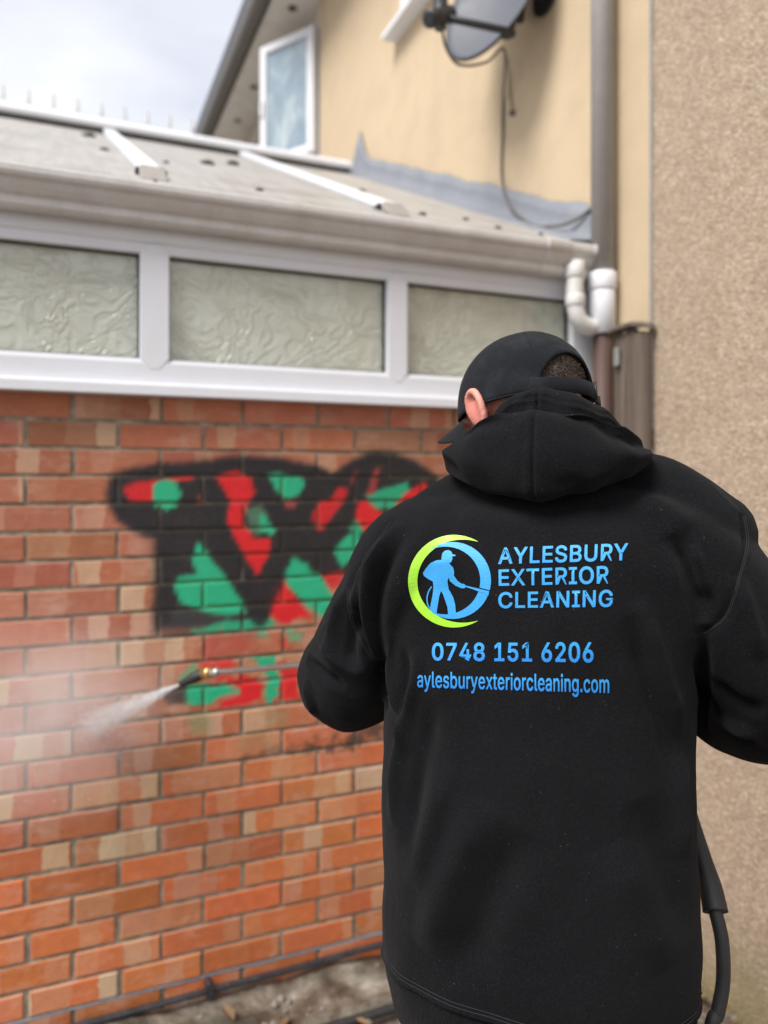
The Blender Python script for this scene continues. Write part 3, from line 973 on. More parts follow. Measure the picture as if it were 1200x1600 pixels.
# the opened casement, hinged at its near side
sash = MB()
SWd, SH = 0.54, 0.93
for q in ((0, 0.062, 0, SH), (SWd - 0.062, SWd, 0, SH), (0.062, SWd - 0.062, 0, 0.062), (0.062, SWd - 0.062, SH - 0.062, SH)): sash.box(-0.03, 0.03, q[0], q[1], q[2], q[3])
so = sash.build('casement', up, hou, 0.008)
so.location = (HX - 0.03, 3.19, H + 2.43); so.rotation_euler = (0, 0, R(32))
p = MB(); p.box(-0.008, 0.008, 0.058, SWd - 0.058, 0.058, SH - 0.058); p.build('pane', M['window_glass'], so)
b = MB(); b.box(-0.05, -0.031, SWd - 0.045, SWd - 0.018, 0.38, 0.50); b.build('handle', up, so, 0.004)
# eaves: soffit, fascia, gutter, and the roof above
b = MB(); b.box(1.60, HX + 0.3, -0.29, 7.6, H + EZ2 + 0.001, H + EZ2 + 0.02); b.build('soffit', M['soffit_white'], hou)
b = MB(); b.box(1.575, 1.599, -0.29, 7.6, H + EZ2 - 0.01, H + EZ2 + 0.19); b.build('fascia', M['soffit_white'], hou)
ga = [(1.574, .17)] + [(1.51 + 0.06 * math.cos(t), .15 + 0.075 * math.sin(t)) for t in np.linspace(0, -math.pi, 9)] + [(1.45, .17), (1.456, .17)] + [(1.51 + 0.054 * math.cos(t), .152 + 0.069 * math.sin(t)) for t in np.linspace(-math.pi, 0, 9)]
b = MB(); b.prism([(x_, H + EZ2 - 0.09 + z_) for x_, z_ in ga], 1, -0.29, 7.6); b.build('eaves_gutter', M['eave_board'], hou)
b = MB(); b.prism([(1.50, H + EZ2 + 0.20), (4.2, H + EZ2 + 1.75), (6.9, H + EZ2 + 0.20), (6.9, H + EZ2 + 0.26), (4.2, H + EZ2 + 1.83), (1.47, H + EZ2 + 0.26)], 1, -0.29, 7.6); b.build('roof', M['lead'], hou)
vent = MB(); vent.tube([(1.74, 0, -0.004), (1.74, 0, 0.003)], 0.035, 12)
vme = vent.mesh('soffit_vent', M['dark_plastic'])
for y in (3.35, 3.95, 4.6, 5.3, 6.0):
    o = link('soffit_vent', vme, hou); o.location = (0, y, H + EZ2 - 0.0005)
# lead flashing dressed up the wall and over the roof sheets
b = MB()
ny = 90
vv, ff = [], []
for i in range(ny + 1):
    y = -0.03 + (RY + 0.28) * i / ny
    base = rz(min(y, RY + 0.02)) + 0.024
    wv = noise.fractal(Vector((y * 5, 0, 0)), 0.6, 2, 4)
    upst = 0.115 + 0.020 * wv + (0.16 * max(0, 1 - abs(y - RY - 0.02) / 0.14) ** 1.3)
    ap = 0.125 + 0.03 * noise.fractal(Vector((y * 4, 7, 0)), 0.6, 2, 4)
    row = [(HX - 0.006, y, base + upst), (HX - 0.011, y, base + upst * 0.55), (HX - 0.014, y, base + 0.012), (HX - 0.030, y, base + 0.002), (HX - ap * 0.55, y, base - 0.003), (HX - ap, y, base - 0.006), (HX - ap + 0.001, y, base - 0.012)]
    vv += [(p[0] - 0.005 + 0.004 * noise.noise(Vector((y * 17, k * 3, 0))), p[1], p[2] + 0.004 * noise.noise(Vector((y * 14, k * 5, 4)))) for k, p in enumerate(row)]
for i in range(ny):
    for k in range(6): ff.append((i * 7 + k, (i + 1) * 7 + k, (i + 1) * 7 + k + 1, i * 7 + k + 1))
b.add(vv, ff, True)
o = b.build('flashing', M['lead'], hou)
sm = o.modifiers.new('solid', 'SOLIDIFY'); sm.thickness = 0.003

# ------------------------------------------------------------------ neighbour's pebbledash wall
pw = empty('pebbledash_wall', ORG, TH)
tag(pw, 'brown pebbledash wall filling the right side beside the cream strip', 'wall')
b = MB()
v, f = grid_mesh(-2.6, -0.315, -0.12, 6.5, 60, 170, lambda x, y: 0)
v = [(HX - 0.022 + 0.003 * noise.fractal(Vector((y * 9, z * 9, 5)), 0.6, 2, 4), y, z) for y, z, _ in v]
b.add(v, [q[::-1] for q in f], True)
b.build('render_face', M['pebbledash'], pw)
b = MB(); b.box(HX - 0.015, HX + 3.0, -2.6, -0.3155, -0.2, 6.49); b.build('wall_body', M['pebbledash'], pw)
b = MB(); b.box(HX - 0.030, HX - 0.002, -0.3150, -0.303, -0.1, 6.5); b.build('corner_bead', M['cap_grey'], pw, 0.002)

# ------------------------------------------------------------------ drainpipe
dp_ = empty('drainpipe', WM @ Vector((1.845, -0.107, 0)), TH)
tag(dp_, 'tall grey drainpipe on the cream wall with a white branch from the gutter', 'drainpipe')
PX, PY = 1.845, -0.107
b = MB(); b.tube([(0, 0, H + .66), (0, 0, H + 2.2), (0, 0, H + 5.2)], 0.0385, 20); b.build('pipe', M['pipe_grey'], dp_)
b = MB(); b.tube([(0, 0, H + .645), (0, 0, H + .655), (0, 0, H + .705), (0, 0, H + .71)], [0.042, 0.047, 0.047, 0.042], 20)
b.tube([(0, 0, H + .50), (0, 0, H + .5015), (0, 0, H + .64), (0, 0, H + .6445)], [0.040, 0.0435, 0.0435, 0.042], 20)
b.build('connector', M['white_upvc'], dp_)
b = MB(); b.tube([(0, 0, 0.0), (0, 0, H + .499)], 0.033, 16); b.build('lower_pipe', M['pipe_brown'], dp_)
pts = spline([(-0.105, 0.0, H + .735), (-0.112, 0.002, H + .66), (-0.113, 0.002, H + .60), (-0.098, 0.001, H + .545), (-0.06, 0, H + .522), (-0.036, 0, H + .522)], 6)
b = MB(); b.tube(pts, 0.0285, 16); br = b.build('branch_pipe', M['pipe_white'], dp_)
for za, zb in ((.68, .725), (.585, .625)):
    b = MB(); b.tube([(-0.112, 0.002, H + za), (-0.112, 0.002, H + za + .004), (-0.111, 0.002, H + zb - .004), (-0.111, 0.002, H + zb)], [0.030, 0.0325, 0.0325, 0.030], 16); b.build('pipe_collar', M['pipe_white'], br)
for z in (H + 2.6,):
    b = MB(); b.tube([(0, 0, z), (0, 0, z + 0.03)], 0.042, 18); b.box(0.03, 0.052, -0.05, 0.05, z, z + 0.03); b.build('bracket', M['pipe_grey'], dp_)

# ------------------------------------------------------------------ wooden fence end by the wall
fe = empty('wooden_fence', WM @ Vector((1.85, -0.23, 0)), TH)
tag(fe, 'weathered wooden fence end between the drainpipe and the pebbledash wall', 'fence')
ytops = [(-0.072, 0.052, H + .475), (-0.018, 0.052, H + .492), (0.036, 0.05, H + .487)]
for yc, w, zt in ytops:
    b = MB()
    n_ = 8
    b.prism([(yc - w / 2, 0.0), (yc + w / 2, 0.0), (yc + w / 2, zt - 0.012)] + [(yc + w / 2 * math.cos(t), zt - 0.012 + 0.012 * math.sin(t)) for t in np.linspace(0.3, math.pi - 0.3, 6)] + [(yc - w / 2, zt - 0.012)], 0, -0.011 + rng.normal(0, .003), 0.012 + rng.normal(0, .002))
    b.build('board', M['old_wood'], fe, 0.003)
b = MB(); b.prism([(-0.108, H + .478), (-0.098, H + .499), (-0.05, H + .510), (0.03, H + .510), (0.066, H + .502), (0.066, H + .488), (0.03, H + .4945), (-0.05, H + .4945), (-0.09, H + .482)], 0, -0.030, 0.022); b.build('top_rail', M['old_wood'], fe, 0.004)
b = MB(); b.box(0.013, 0.04, -0.085, 0.06, H + .1, H + .17); b.build('cross_rail', M['old_wood'], fe, 0.003)
b = MB(); b.box(-0.024, -0.014, 0.02, 0.045, H + .38, H + .44); b.build('latch', M['steel'], fe, 0.002)

# ------------------------------------------------------------------ satellite dish and its cable
DC = WM @ Vector((HX - 0.175, 0.40, H + 1.94))
dish = empty('satellite_dish', DC)
tag(dish, 'grey satellite dish on a wall arm, high up left of the drainpipe', 'satellite dish')
nrm = Vector((-0.72, -0.62, 0.31)).normalized()
ux = nrm.cross(Vector((0, 0, 1))).normalized(); uz = ux.cross(nrm).normalized()
def dpt(a, r_, d=0.0):
    p = ux * math.cos(a) * r_ * 0.245 + uz * math.sin(a) * r_ * 0.305 - nrm * (0.075 * (1 - r_ * r_) - d)
    return p
b = MB()
NA, NR = 40, 8
vv = [tuple(dpt(0, 0))] + [tuple(dpt(2 * math.pi * j / NA, (i + 1) / NR)) for i in range(NR) for j in range(NA)]
ff = [(0, 1 + j, 1 + (j + 1) % NA) for j in range(NA)] + [(1 + i * NA + j, 1 + (i + 1) * NA + j, 1 + (i + 1) * NA + (j + 1) % NA, 1 + i * NA + (j + 1) % NA) for i in range(NR - 1) for j in range(NA)]
b.add(vv, ff, True)
o = b.build('reflector', M['dish_grey'], dish)
sm = o.modifiers.new('solid', 'SOLIDIFY'); sm.thickness = 0.006
b = MB(); b.tube([dpt(2 * math.pi * j / NA, 1.0) for j in range(NA + 1)], 0.007, 6, False); b.build('rim', M['dark_plastic'], dish)
wloc = lambda x_, y_, z_: (WM @ Vector((x_, y_, z_))) - DC
LNB = at(688, 26, 2.80) - DC
foot = dpt(-2.15, 1.0, -0.015)
b = MB(); b.tube([foot - nrm * 0.02, foot, LNB], 0.014, 8); b.build('feed_arm', M['dark_plastic'], dish)
dirn = (dpt(0, 0) - LNB).normalized()
b = MB(); b.tube([LNB - dirn * 0.075, LNB - dirn * 0.07, LNB + dirn * 0.02, LNB + dirn * 0.024, LNB + dirn * 0.06, LNB + dirn * 0.065], [0.02, 0.032, 0.032, 0.024, 0.033, 0.03], 14)
b.tube([LNB + Vector((0, 0, 0.06)), LNB - Vector((0, 0, 0.045))], [0.028, 0.022], 12); b.build('feed_horn', M['dark_plastic'], dish)
b = MB()
back = dpt(0, 0) - nrm * 0.02
mount = wloc(HX - 0.004, 0.30, H + 1.90)
b.tube([back, back - nrm * 0.06, mount + (WM.to_3x3() @ Vector((-0.10, 0, 0.02))), mount], [0.035, 0.028, 0.02, 0.02], 10)
b.tube([back + uz * 0.09 - nrm * 0.01, back - uz * 0.12 - nrm * 0.015], 0.03, 8)
b.tube([mount + WM.to_3x3() @ Vector((0.001, 0, 0)), mount + WM.to_3x3() @ Vector((-0.012, 0, 0))], 0.075, 14)
b.build('wall_bracket', M['dark_plastic'], dish)
cable = MB()
cp = [at(690, 40, 2.79), at(697, 75, 2.82), at(718, 101, 2.88), at(760, 97, 2.96), at(784, 76, 3.0)]
for px, py, x_ in ((790, 95, 1.80), (786, 150, 1.885), (785, 210, 1.89), (784, 280, 1.888), (797, 322, 1.86), (830, 350, 1.845), (868, 353, 1.85), (900, 343, 1.865), (928, 322, 1.885)):
    cp.append(WM @ on_house(px, py, x_))
cable.tube(spline(cp, 8), 0.0055, 6)
tag(cable.build('cable', M['cable_grey']), 'thin cable hanging down the cream wall from the satellite dish', 'cable')
c2 = MB()
c2.tube(spline([WM @ on_house(793, 90, 1.88), WM @ on_house(796, 130, 1.893), WM @ on_house(800, 176, 1.893)], 6), 0.0028, 6)
tag(c2.build('cable', M['cable_grey']), 'short thin wire ending at a wall clip under the dish', 'cable')
c3 = MB(); q = WM @ on_house(800.5, 177, 1.893); c3.tube([q + WM.to_3x3() @ Vector((0.008, 0, 0)), q + WM.to_3x3() @ Vector((-0.012, 0, 0))], 0.012, 8)
tag(c3.build('wall_clip', M['cable_grey']), 'round clip on the cream wall at the end of the short wire', 'clip')

# ------------------------------------------------------------------ moss and debris on the roof
mi = 0
def clump(px, py, sx, name='moss_clump', kind='roof', lab=None):
    """a small lump where the sight line meets the roof slope"""
    d = WMI.to_3x3() @ ray(px, py)
    # roof plane: z = rz(y) + .02
    t = (rz(CL.y) + 0.018 - CL.z) / (d.z - SL * d.y)
    p = CL + d * t
    if p.x > 1.9 or p.y > RY or p.y < EY or t < 0: return
    b = MB()
    n_, m_ = 8, 5
    vv, ff = [], []
    for i in range(m_):
        a = math.pi / 2 * i / (m_ - 1)
        for j in range(n_):
            k = 2 * math.pi * j / n_
            r_ = sx * 0.8 * math.cos(a) * (1 + 1.1 * noise.noise(Vector((math.cos(k) * 2 + px, math.sin(k) * 2, i * 0.6))))
            vv.append((r_ * math.cos(k), r_ * 0.6 * math.sin(k), sx * 0.5 * math.sin(a) + 0.001))
    for i in range(m_ - 1):
        for j in range(n_): ff.append((i * n_ + j, i * n_ + (j + 1) % n_, (i + 1) * n_ + (j + 1) % n_, (i + 1) * n_ + j))
    ff.append(tuple(range(n_))[::-1])
    b.add(vv, ff, True)
    o = b.build(name, M['moss'])
    o.matrix_world = WM @ Matrix.Translation(p - Vector((0, 0, 0.002))) @ Matrix.Rotation(math.atan(SL), 4, 'X')
    tag(o, lab, 'moss', 'moss clumps on the conservatory roof')


for px, py, sx, lab in ((140, 213, .035, 'dark moss clump at the top left side of the left glazing bar'), (163, 234, .02, 'little moss clump on the left edge of the left glazing bar'),
                        (325, 256, .034, 'broad dark moss clump on the roof sheet between the two glazing bars'), (365, 257, .036, 'dark moss clump under the ridge against the right glazing bar'),
                        (260, 254, .016, 'tiny moss speck just right of the left glazing bar'), (406, 297, .016, 'small moss speck near the gutter between the glazing bars'),
                        (565, 299, .022, 'small moss clump above the middle of the right glazing bar'), (661, 335, .017, 'moss clump below the lead flashing just right of the right glazing bar'),
                        (728, 343, .016, 'moss clump above the gutter below the hanging cable'), (778, 356, .015, 'moss clump above the gutter under the cable bend'), (845, 366, .013, 'rightmost moss clump near the end of the gutter')):
    clump(px, py, sx, lab=lab)

# ------------------------------------------------------------------ cables, leaves and stones at the foot of the wall
hz = MB()
pts = []
for x in np.linspace(-2.0, 1.83, 40): pts.append(WM @ Vector((x, -0.030 - 0.010 * noise.noise(Vector((x * 2.2, 0, 1))), 0.030 + 0.012 * math.exp(-((x - 1.0) / 0.35) ** 2) + 0.006 * noise.noise(Vector((x * 3, 5, 1))))))
hz.tube(pts, 0.0095, 10)
wc_ = empty('cable', WM @ Vector((0.6, -0.03, 0.03)), TH)
tag(wc_, 'wet black cable clipped along the foot of the brick wall', 'cable')
o = hz.build('sheath', M['wet_cable']); o.parent = wc_; o.matrix_parent_inverse = (Matrix.Translation(wc_.location) @ Matrix.Rotation(TH, 4, 'Z')).inverted()
for x in (0.535, 1.21):
    b = MB(); b.box(x - 0.6 - 0.012, x - 0.6 + 0.012, -0.014, 0.026, -0.012, 0.022); b.tube([(x - 0.6, -0.002, 0.02), (x - 0.6, 0.022, 0.028)], 0.007, 8); b.build('cable_clip', M['wet_cable'], wc_, 0.003)
hz = MB()
pts = [WM @ Vector((x, -0.262 + 0.03 * noise.noise(Vector((x * 1.7, 3, 1))), 0.012 + 0.008 * noise.noise(Vector((x * 3, 5, 9))))) for x in np.linspace(-2.0, 1.8, 40)]
hz.tube(pts, 0.013, 10)
tag(hz.build('cable', M['black_rubber']), 'thick black cable lying on the dirt at the outer edge of the concrete path', 'cable')

lf = MB()
for i in range(150):
    x = rng.uniform(-1.0, 1.82); y = -0.30 - abs(rng.normal(0, 0.25)) if rng.random() < 0.7 else rng.uniform(-0.24, -0.06)
    if rng.random() < 0.35: x = HX - 0.03 - abs(rng.normal(0, 0.07)); y = rng.uniform(-1.7, -0.35)
    L_ = rng.uniform(0.012, 0.034); a = rng.uniform(0, 6.28); z = 0.012 + rng.uniform(0, 0.015)
    ca, sa = math.cos(a), math.sin(a)
    cu = rng.uniform(0.1, 0.5) * L_
    base = [(-L_, 0, 0), (-0.4 * L_, -0.42 * L_, cu), (0.45 * L_, -0.35 * L_, cu), (L_, 0, cu * 0.3), (0.45 * L_, 0.35 * L_, cu * 0.8), (-0.4 * L_, 0.42 * L_, cu * 1.1), (0, 0, 0.0)]
    q = [(x + p[0] * ca - p[1] * sa, y + p[0] * sa + p[1] * ca, z + p[2]) for p in base]
    lf.add(q, [(0, 1, 6), (1, 2, 6), (2, 3, 6), (3, 4, 6), (4, 5, 6), (5, 0, 6)])
o = lf.build('fallen_leaves', M['leaf_dead']); o.matrix_world = WM
tag(o, kind='stuff')
gv = MB()
for i in range(700):
    x = rng.uniform(-1.2, 1.85); y = rng.uniform(-1.9, -0.26) if rng.random() < 0.75 else rng.uniform(-0.24, -0.02)
    if rng.random() < 0.3: x = HX - 0.04 - abs(rng.normal(0, 0.10)); y = rng.uniform(-1.9, -0.32)
    s_ = rng.uniform(0.004, 0.016)
    vv = []
    for p in ((1, 0, 0), (-1, 0, 0), (0, 1, 0), (0, -1, 0), (0, 0, 0.7), (0, 0, -0.6)):
        vv.append((x + p[0] * s_ * rng.uniform(.7, 1.3), y + p[1] * s_ * rng.uniform(.7, 1.3), 0.006 + p[2] * s_))
    gv.add(vv, [(0, 2, 4), (2, 1, 4), (1, 3, 4), (3, 0, 4), (2, 0, 5), (1, 2, 5), (3, 1, 5), (0, 3, 5)])
o = gv.build('gravel', M['stone']); o.matrix_world = WM
tag(o, kind='stuff')

# ------------------------------------------------------------------ the person
man = empty('person', (0.21, 1.06, 0.0))
tag(man, 'person in a black printed hoodie and black cap seen from behind, washing the wall', 'person')
MI = Matrix.Translation(-Vector(man.location))
Zr = lambda z: H + z


def part(name, me, parent, world=True):
    """links a mesh given in world coordinates under a parent"""
    o = link(name, me)
    o.parent = parent
    if parent == man: o.matrix_parent_inverse = Matrix.Translation(-Vector(man.location))
    return o


def np_mesh(name, verts, faces, mat=None, smooth=True):
    me = bpy.data.meshes.new(name)
    me.from_pydata([tuple(p) for p in verts], [], [tuple(f) for f in faces])
    bm = bmesh.new(); bm.from_mesh(me)
    bmesh.ops.recalc_face_normals(bm, faces=bm.faces)
    bm.to_mesh(me); bm.free()
    if smooth: me.polygons.foreach_set('use_smooth', [True] * len(me.polygons))
    if mat: me.materials.append(mat)
    return me


def remesh(mb, voxel, smooth_it, name, mat, factor=0.5):
    """fuses overlapping closed shapes into one continuous skin"""
    me = mb.mesh(name + '_raw', None)
    o = link(name + '_raw', me)
    m1 = o.modifiers.new('r', 'REMESH'); m1.mode = 'VOXEL'; m1.voxel_size = voxel
    if smooth_it:
        m2 = o.modifiers.new('s', 'SMOOTH'); m2.iterations = smooth_it; m2.factor = factor
    dg = bpy.context.evaluated_depsgraph_get()
    out = bpy.data.meshes.new_from_object(o.evaluated_get(dg))
    bpy.data.objects.remove(o); bpy.data.meshes.remove(me)
    out.name = name
    out.materials.clear()
    out.materials.append(mat)
    out.polygons.foreach_set('use_smooth', [True] * len(out.polygons))
    return out


def coords(me):
    a = np.empty(len(me.vertices) * 3, np.float32); me.vertices.foreach_get('co', a)
    return a.reshape(-1, 3).astype(float)


def normals(me):
    a = np.empty(len(me.vertices) * 3, np.float32); me.vertex_normals.foreach_get('vector', a)
    return a.reshape(-1, 3).astype(float)


def set_co(me, a):
    me.vertices.foreach_set('co', a.astype(np.float32).ravel()); me.update()


def bvh_of(me):
    return BVHTree.FromPolygons([v_.co.copy() for v_ in me.vertices], [tuple(p.vertices) for p in me.polygons])


CAMP = Vector((0, 0, H))


def hit(bvh, px, py):
    loc, nor, _, d = bvh.ray_cast(CAMP, ray(px, py).normalized())
    return loc, nor


def polydist(P, pts):
    """distance of points to a 3-D polyline and the position along it (0..1)"""
    pts = [np.array(p) for p in pts]
    seg = [np.linalg.norm(pts[i + 1] - pts[i]) for i in range(len(pts) - 1)]
    tot = sum(seg); acc = 0
    best = np.full(len(P), 1e9); pos = np.zeros(len(P))
    for i in range(len(pts) - 1):
        e = pts[i + 1] - pts[i]
        t = np.clip(((P - pts[i]) @ e) / (e @ e + 1e-12), 0, 1)
        d = np.linalg.norm(P - (pts[i] + t[:, None] * e), axis=1)
        k = d < best
        best = np.where(k, d, best); pos = np.where(k, (acc + t * seg[i]) / tot, pos)
        acc += seg[i]
    return best, pos


def ellipsoid(mb, c, r, rot=None, n=20, m=12):
    c = Vector(c)
    vv, ff = [], []
    Rm = rot if rot is not None else Matrix.Identity(3)
    vv.append(c + Rm @ Vector((0, 0, r[2])))
    for i in range(1, m):
        a = math.pi * i / m
        for j in range(n):
            k = 2 * math.pi * j / n
            vv.append(c + Rm @ Vector((r[0] * math.sin(a) * math.cos(k), r[1] * math.sin(a) * math.sin(k), r[2] * math.cos(a))))
    vv.append(c - Rm @ Vector((0, 0, r[2])))
    for j in range(n): ff.append((0, 1 + j, 1 + (j + 1) % n))
    for i in range(m - 2):
        for j in range(n): ff.append((1 + i * n + j, 1 + (i + 1) * n + j, 1 + (i + 1) * n + (j + 1) % n, 1 + i * n + (j + 1) % n))
    for j in range(n): ff.append((len(vv) - 1, 1 + (m - 2) * n + (j + 1) % n, 1 + (m - 2) * n + j))
    mb.add(vv, ff, True)


def limb(mb, pts, rs, n=20, sub=5):
    """tapered round-ended tube"""
    P, r_ = spline(pts, sub, rs)
    a, b_ = P[0], P[-1]
    ta, tb = (P[0] - P[1]).normalized(), (P[-1] - P[-2]).normalized()
    pre = [(a + ta * r_[0] * s, r_[0] * math.sqrt(1 - s * s)) for s in (0.98, 0.85, 0.6, 0.3)]
    post = [(b_ + tb * r_[-1] * s, r_[-1] * math.sqrt(1 - s * s)) for s in (0.3, 0.6, 0.85, 0.98)]
    mb.tube([p for p, _ in pre] + P + [p for p, _ in post], [q for _, q in pre] + r_ + [q for _, q in post], n)


def superring(cx, cy, z, a, b_, yaw, n=48, ex=2.35):
    out = []
    for j in range(n):
        t = 2 * math.pi * j / n
        c, s = math.cos(t), math.sin(t)
        x = a * math.copysign(abs(c) ** (2 / ex), c); y = b_ * math.copysign(abs(s) ** (2 / ex), s)
        out.append((cx + x * math.cos(yaw) - y * math.sin(yaw), cy + x * math.sin(yaw) + y * math.cos(yaw), Zr(z)))
    return out


def loft(mb, rings):
    n = len(rings[0]); k = len(rings)
    vv = [p for r_ in rings for p in r_]
    ff = [(i * n + j, i * n + (j + 1) % n, (i + 1) * n + (j + 1) % n, (i + 1) * n + j) for i in range(k - 1) for j in range(n)]
    ff += [tuple(range(n))[::-1], tuple((k - 1) * n + j for j in range(n))]
    mb.add(vv, ff, True)


YAW = R(-14)
# the lance: from the right hand to the nozzle
RH = Vector((0.40, 1.21, Zr(-0.245)))
NZ = at(318, 1052, 1.83)                    # brass collar of the nozzle
LD = (NZ - RH).normalized()
LH = RH + LD * ((RH.x - 0.125) / -LD.x)     # left hand on the lance

# ---- hoodie: torso and sleeves fused into one continuous cloth
TOR = [(-.735, .207, 1.055, .196, .120), (-.715, .207, 1.055, .201, .125), (-.690, .207, 1.055, .206, .129), (-.672, .207, 1.055, .208, .130), (-.655, .207, 1.055, .211, .134), (-.62, .2075, 1.055, .2125, .136),
       (-.55, .2075, 1.055, .212, .135), (-.45, .2065, 1.055, .209, .133), (-.36, .2065, 1.055, .206, .131), (-.28, .2065, 1.055, .207, .130), (-.20, .210, 1.052, .212, .129),
       (-.14, .214, 1.05, .214, .126), (-.095, .216, 1.05, .206, .121), (-.06, .218, 1.055, .182, .111), (-.03, .22, 1.055, .150, .088), (-.005, .222, 1.055, .110, .070), (.012, .224, 1.055, .078, .055)]
hb = MB()
# refine rings with a spline
TP = [np.array(t) for t in TOR]
rings = []
for i in range(len(TP) - 1):
    p0, p1, p2, p3 = TP[max(0, i - 1)], TP[i], TP[i + 1], TP[min(len(TP) - 1, i + 2)]
    for k in range(3):
        t = k / 3
        q = 0.5 * ((2 * p1) + (-p0 + p2) * t + (2 * p0 - 5 * p1 + 4 * p2 - p3) * t * t + (-p0 + 3 * p1 - 3 * p2 + p3) * t ** 3)
        rings.append(superring(q[1], q[2], q[0], q[3], q[4], YAW))
rings.append(superring(*[TP[-1][k] for k in (1, 2, 0, 3, 4)], YAW))
loft(hb, rings)
limb(hb, [(.25, 1.065, Zr(0.0)), (.345, 1.04, Zr(-.012)), (.385, 1.02, Zr(-.032)), (.418, 1.0, Zr(-.070))], [.052, .052, .055, .062], 24)
limb(hb, [(.20, 1.075, Zr(-.01)), (.118, 1.085, Zr(-.034)), (.065, 1.08, Zr(-.078))], [.052, .049, .060], 24)
LEL = Vector((-0.058, 1.16, Zr(-0.292)))
LWR = LH - (LH - LEL).normalized() * 0.075 + Vector((0, 0, -0.012))
limb(hb, [(.11, 1.06, Zr(-.095)), (.045, 1.07, Zr(-.112)), (.003, 1.095, Zr(-.185)), (-.042, 1.14, Zr(-.268)), LEL + Vector((.004, .016, -.012)), LEL.lerp(LWR, .35), LEL.lerp(LWR, .75), LWR], [.082, .083, .078, .074, .076, .066, .056, .045], 28)
REL = Vector((0.548, 1.00, Zr(-0.288)))
RWR = RH - (RH - REL).normalized() * 0.085 + Vector((0.005, -0.01, -0.005))
limb(hb, [(.32, 1.02, Zr(-.085)), (.388, .995, Zr(-.104)), (.44, .985, Zr(-.175)), (.510, .985, Zr(-.262)), REL + Vector((0, .012, -.010)), REL.lerp(RWR, .4) + Vector((0, 0, -.030)), REL.lerp(RWR, .72) + Vector((0, 0, -.035)), RWR], [.082, .082, .079, .076, .075, .074, .066, .045], 28)
hood_me = None
hme = remesh(hb, 0.0042, 9, 'hoodie', M['black_fleece'])
bv0 = bvh_of(hme)
# creases, drape ridges and seams traced on the cloth: (pixels, half width, height)
FOLDS = [
    ([(622, 815), (598, 850), (580, 900), (571, 960), (580, 1010), (596, 1060)], .0075, .0060),
    ([(600, 840), (572, 890), (556, 940), (552, 975)], .008, .0045),
    ([(640, 820), (606, 880), (590, 930), (588, 985), (600, 1050), (610, 1110)], .010, -.0060),
    ([(566, 905), (560, 960), (575, 1020), (598, 1080)], .009, -.0050),
    ([(607, 985), (612, 1040), (622, 1100), (640, 1180)], .008, .0038),
    ([(650, 1010), (648, 1060), (634, 1120), (622, 1200), (616, 1290)], .009, .0048),
    ([(632, 1010), (632, 1080), (622, 1150)], .008, -.0035),
    ([(680, 1090), (664, 1160), (650, 1240), (640, 1330)], .014, -.0040),
    ([(760, 1250), (720, 1330), (680, 1430), (655, 1480)], .022, .0055),
    ([(700, 1190), (670, 1290), (645, 1390)], .018, .0045),
    ([(820, 1300), (770, 1400), (735, 1490), (700, 1540)], .024, -.0055),
    ([(960, 1320), (1000, 1420), (1040, 1510)], .026, .0050),
    ([(1000, 1250), (1045, 1360), (1075, 1470)], .022, -.0045),
    ([(1050, 835), (1072, 880), (1092, 930), (1100, 975)], .010, -.0065),
    ([(1078, 850), (1092, 890), (1104, 935)], .008, .0050),
    ([(1035, 850), (1050, 890), (1066, 950), (1082, 1030)], .012, .0050),
    ([(1000, 935), (1018, 1000), (1034, 1060), (1052, 1110), (1064, 1150)], .011, .0050),
    ([(985, 960), (1002, 1030), (1020, 1090), (1040, 1160), (1050, 1240)], .014, -.0045),
    ([(1060, 1180), (1066, 1260), (1070, 1340)], .012, .004),
    ([(1150, 900), (1170, 960), (1190, 1030)], .010, .004),
    ([(1100, 975), (1097, 1040), (1095, 1100), (1096, 1165)], .009, -.0075),
    ([(590, 1040), (600, 1080), (605, 1115)], .008, -.006),
    ([(1110, 1100), (1150, 1130), (1195, 1150)], .012, .006),
    ([(1108, 1060), (1150, 1095), (1198, 1110)], .012, -.006),
    ([(545, 920), (528, 960), (520, 1000), (528, 1040)], .009, .0055),
    ([(560, 950), (548, 1000), (552, 1050)], .010, -.0050),
    ([(500, 985), (520, 1020), (545, 1040), (580, 1050)], .010, .0050),
    ([(480, 1030), (505, 1055), (540, 1075)], .009, -.0050),
    ([(476, 1060), (484, 1085), (492, 1115)], .006, .0040),
    ([(700, 800), (760, 815), (830, 820)], .02, .003),
    ([(690, 880), (700, 960), (690, 1040)], .03, -.003),
    ([(1000, 780), (1040, 800), (1080, 830)], .018, .0035),
]
SEAMS = [
    ([(612, 815), (590, 845), (568, 880), (548, 915), (545, 945), (556, 985), (575, 1020), (598, 1050)], .005, -.0045),
    ([(1163, 806), (1168, 850), (1156, 900), (1143, 945), (1128, 970), (1100, 990)], .005, -.0045),
    ([(1115, 757), (1140, 782), (1163, 806)], .003, .0008),
]
co = coords(hme); no = normals(hme)
disp = np.zeros(len(co))
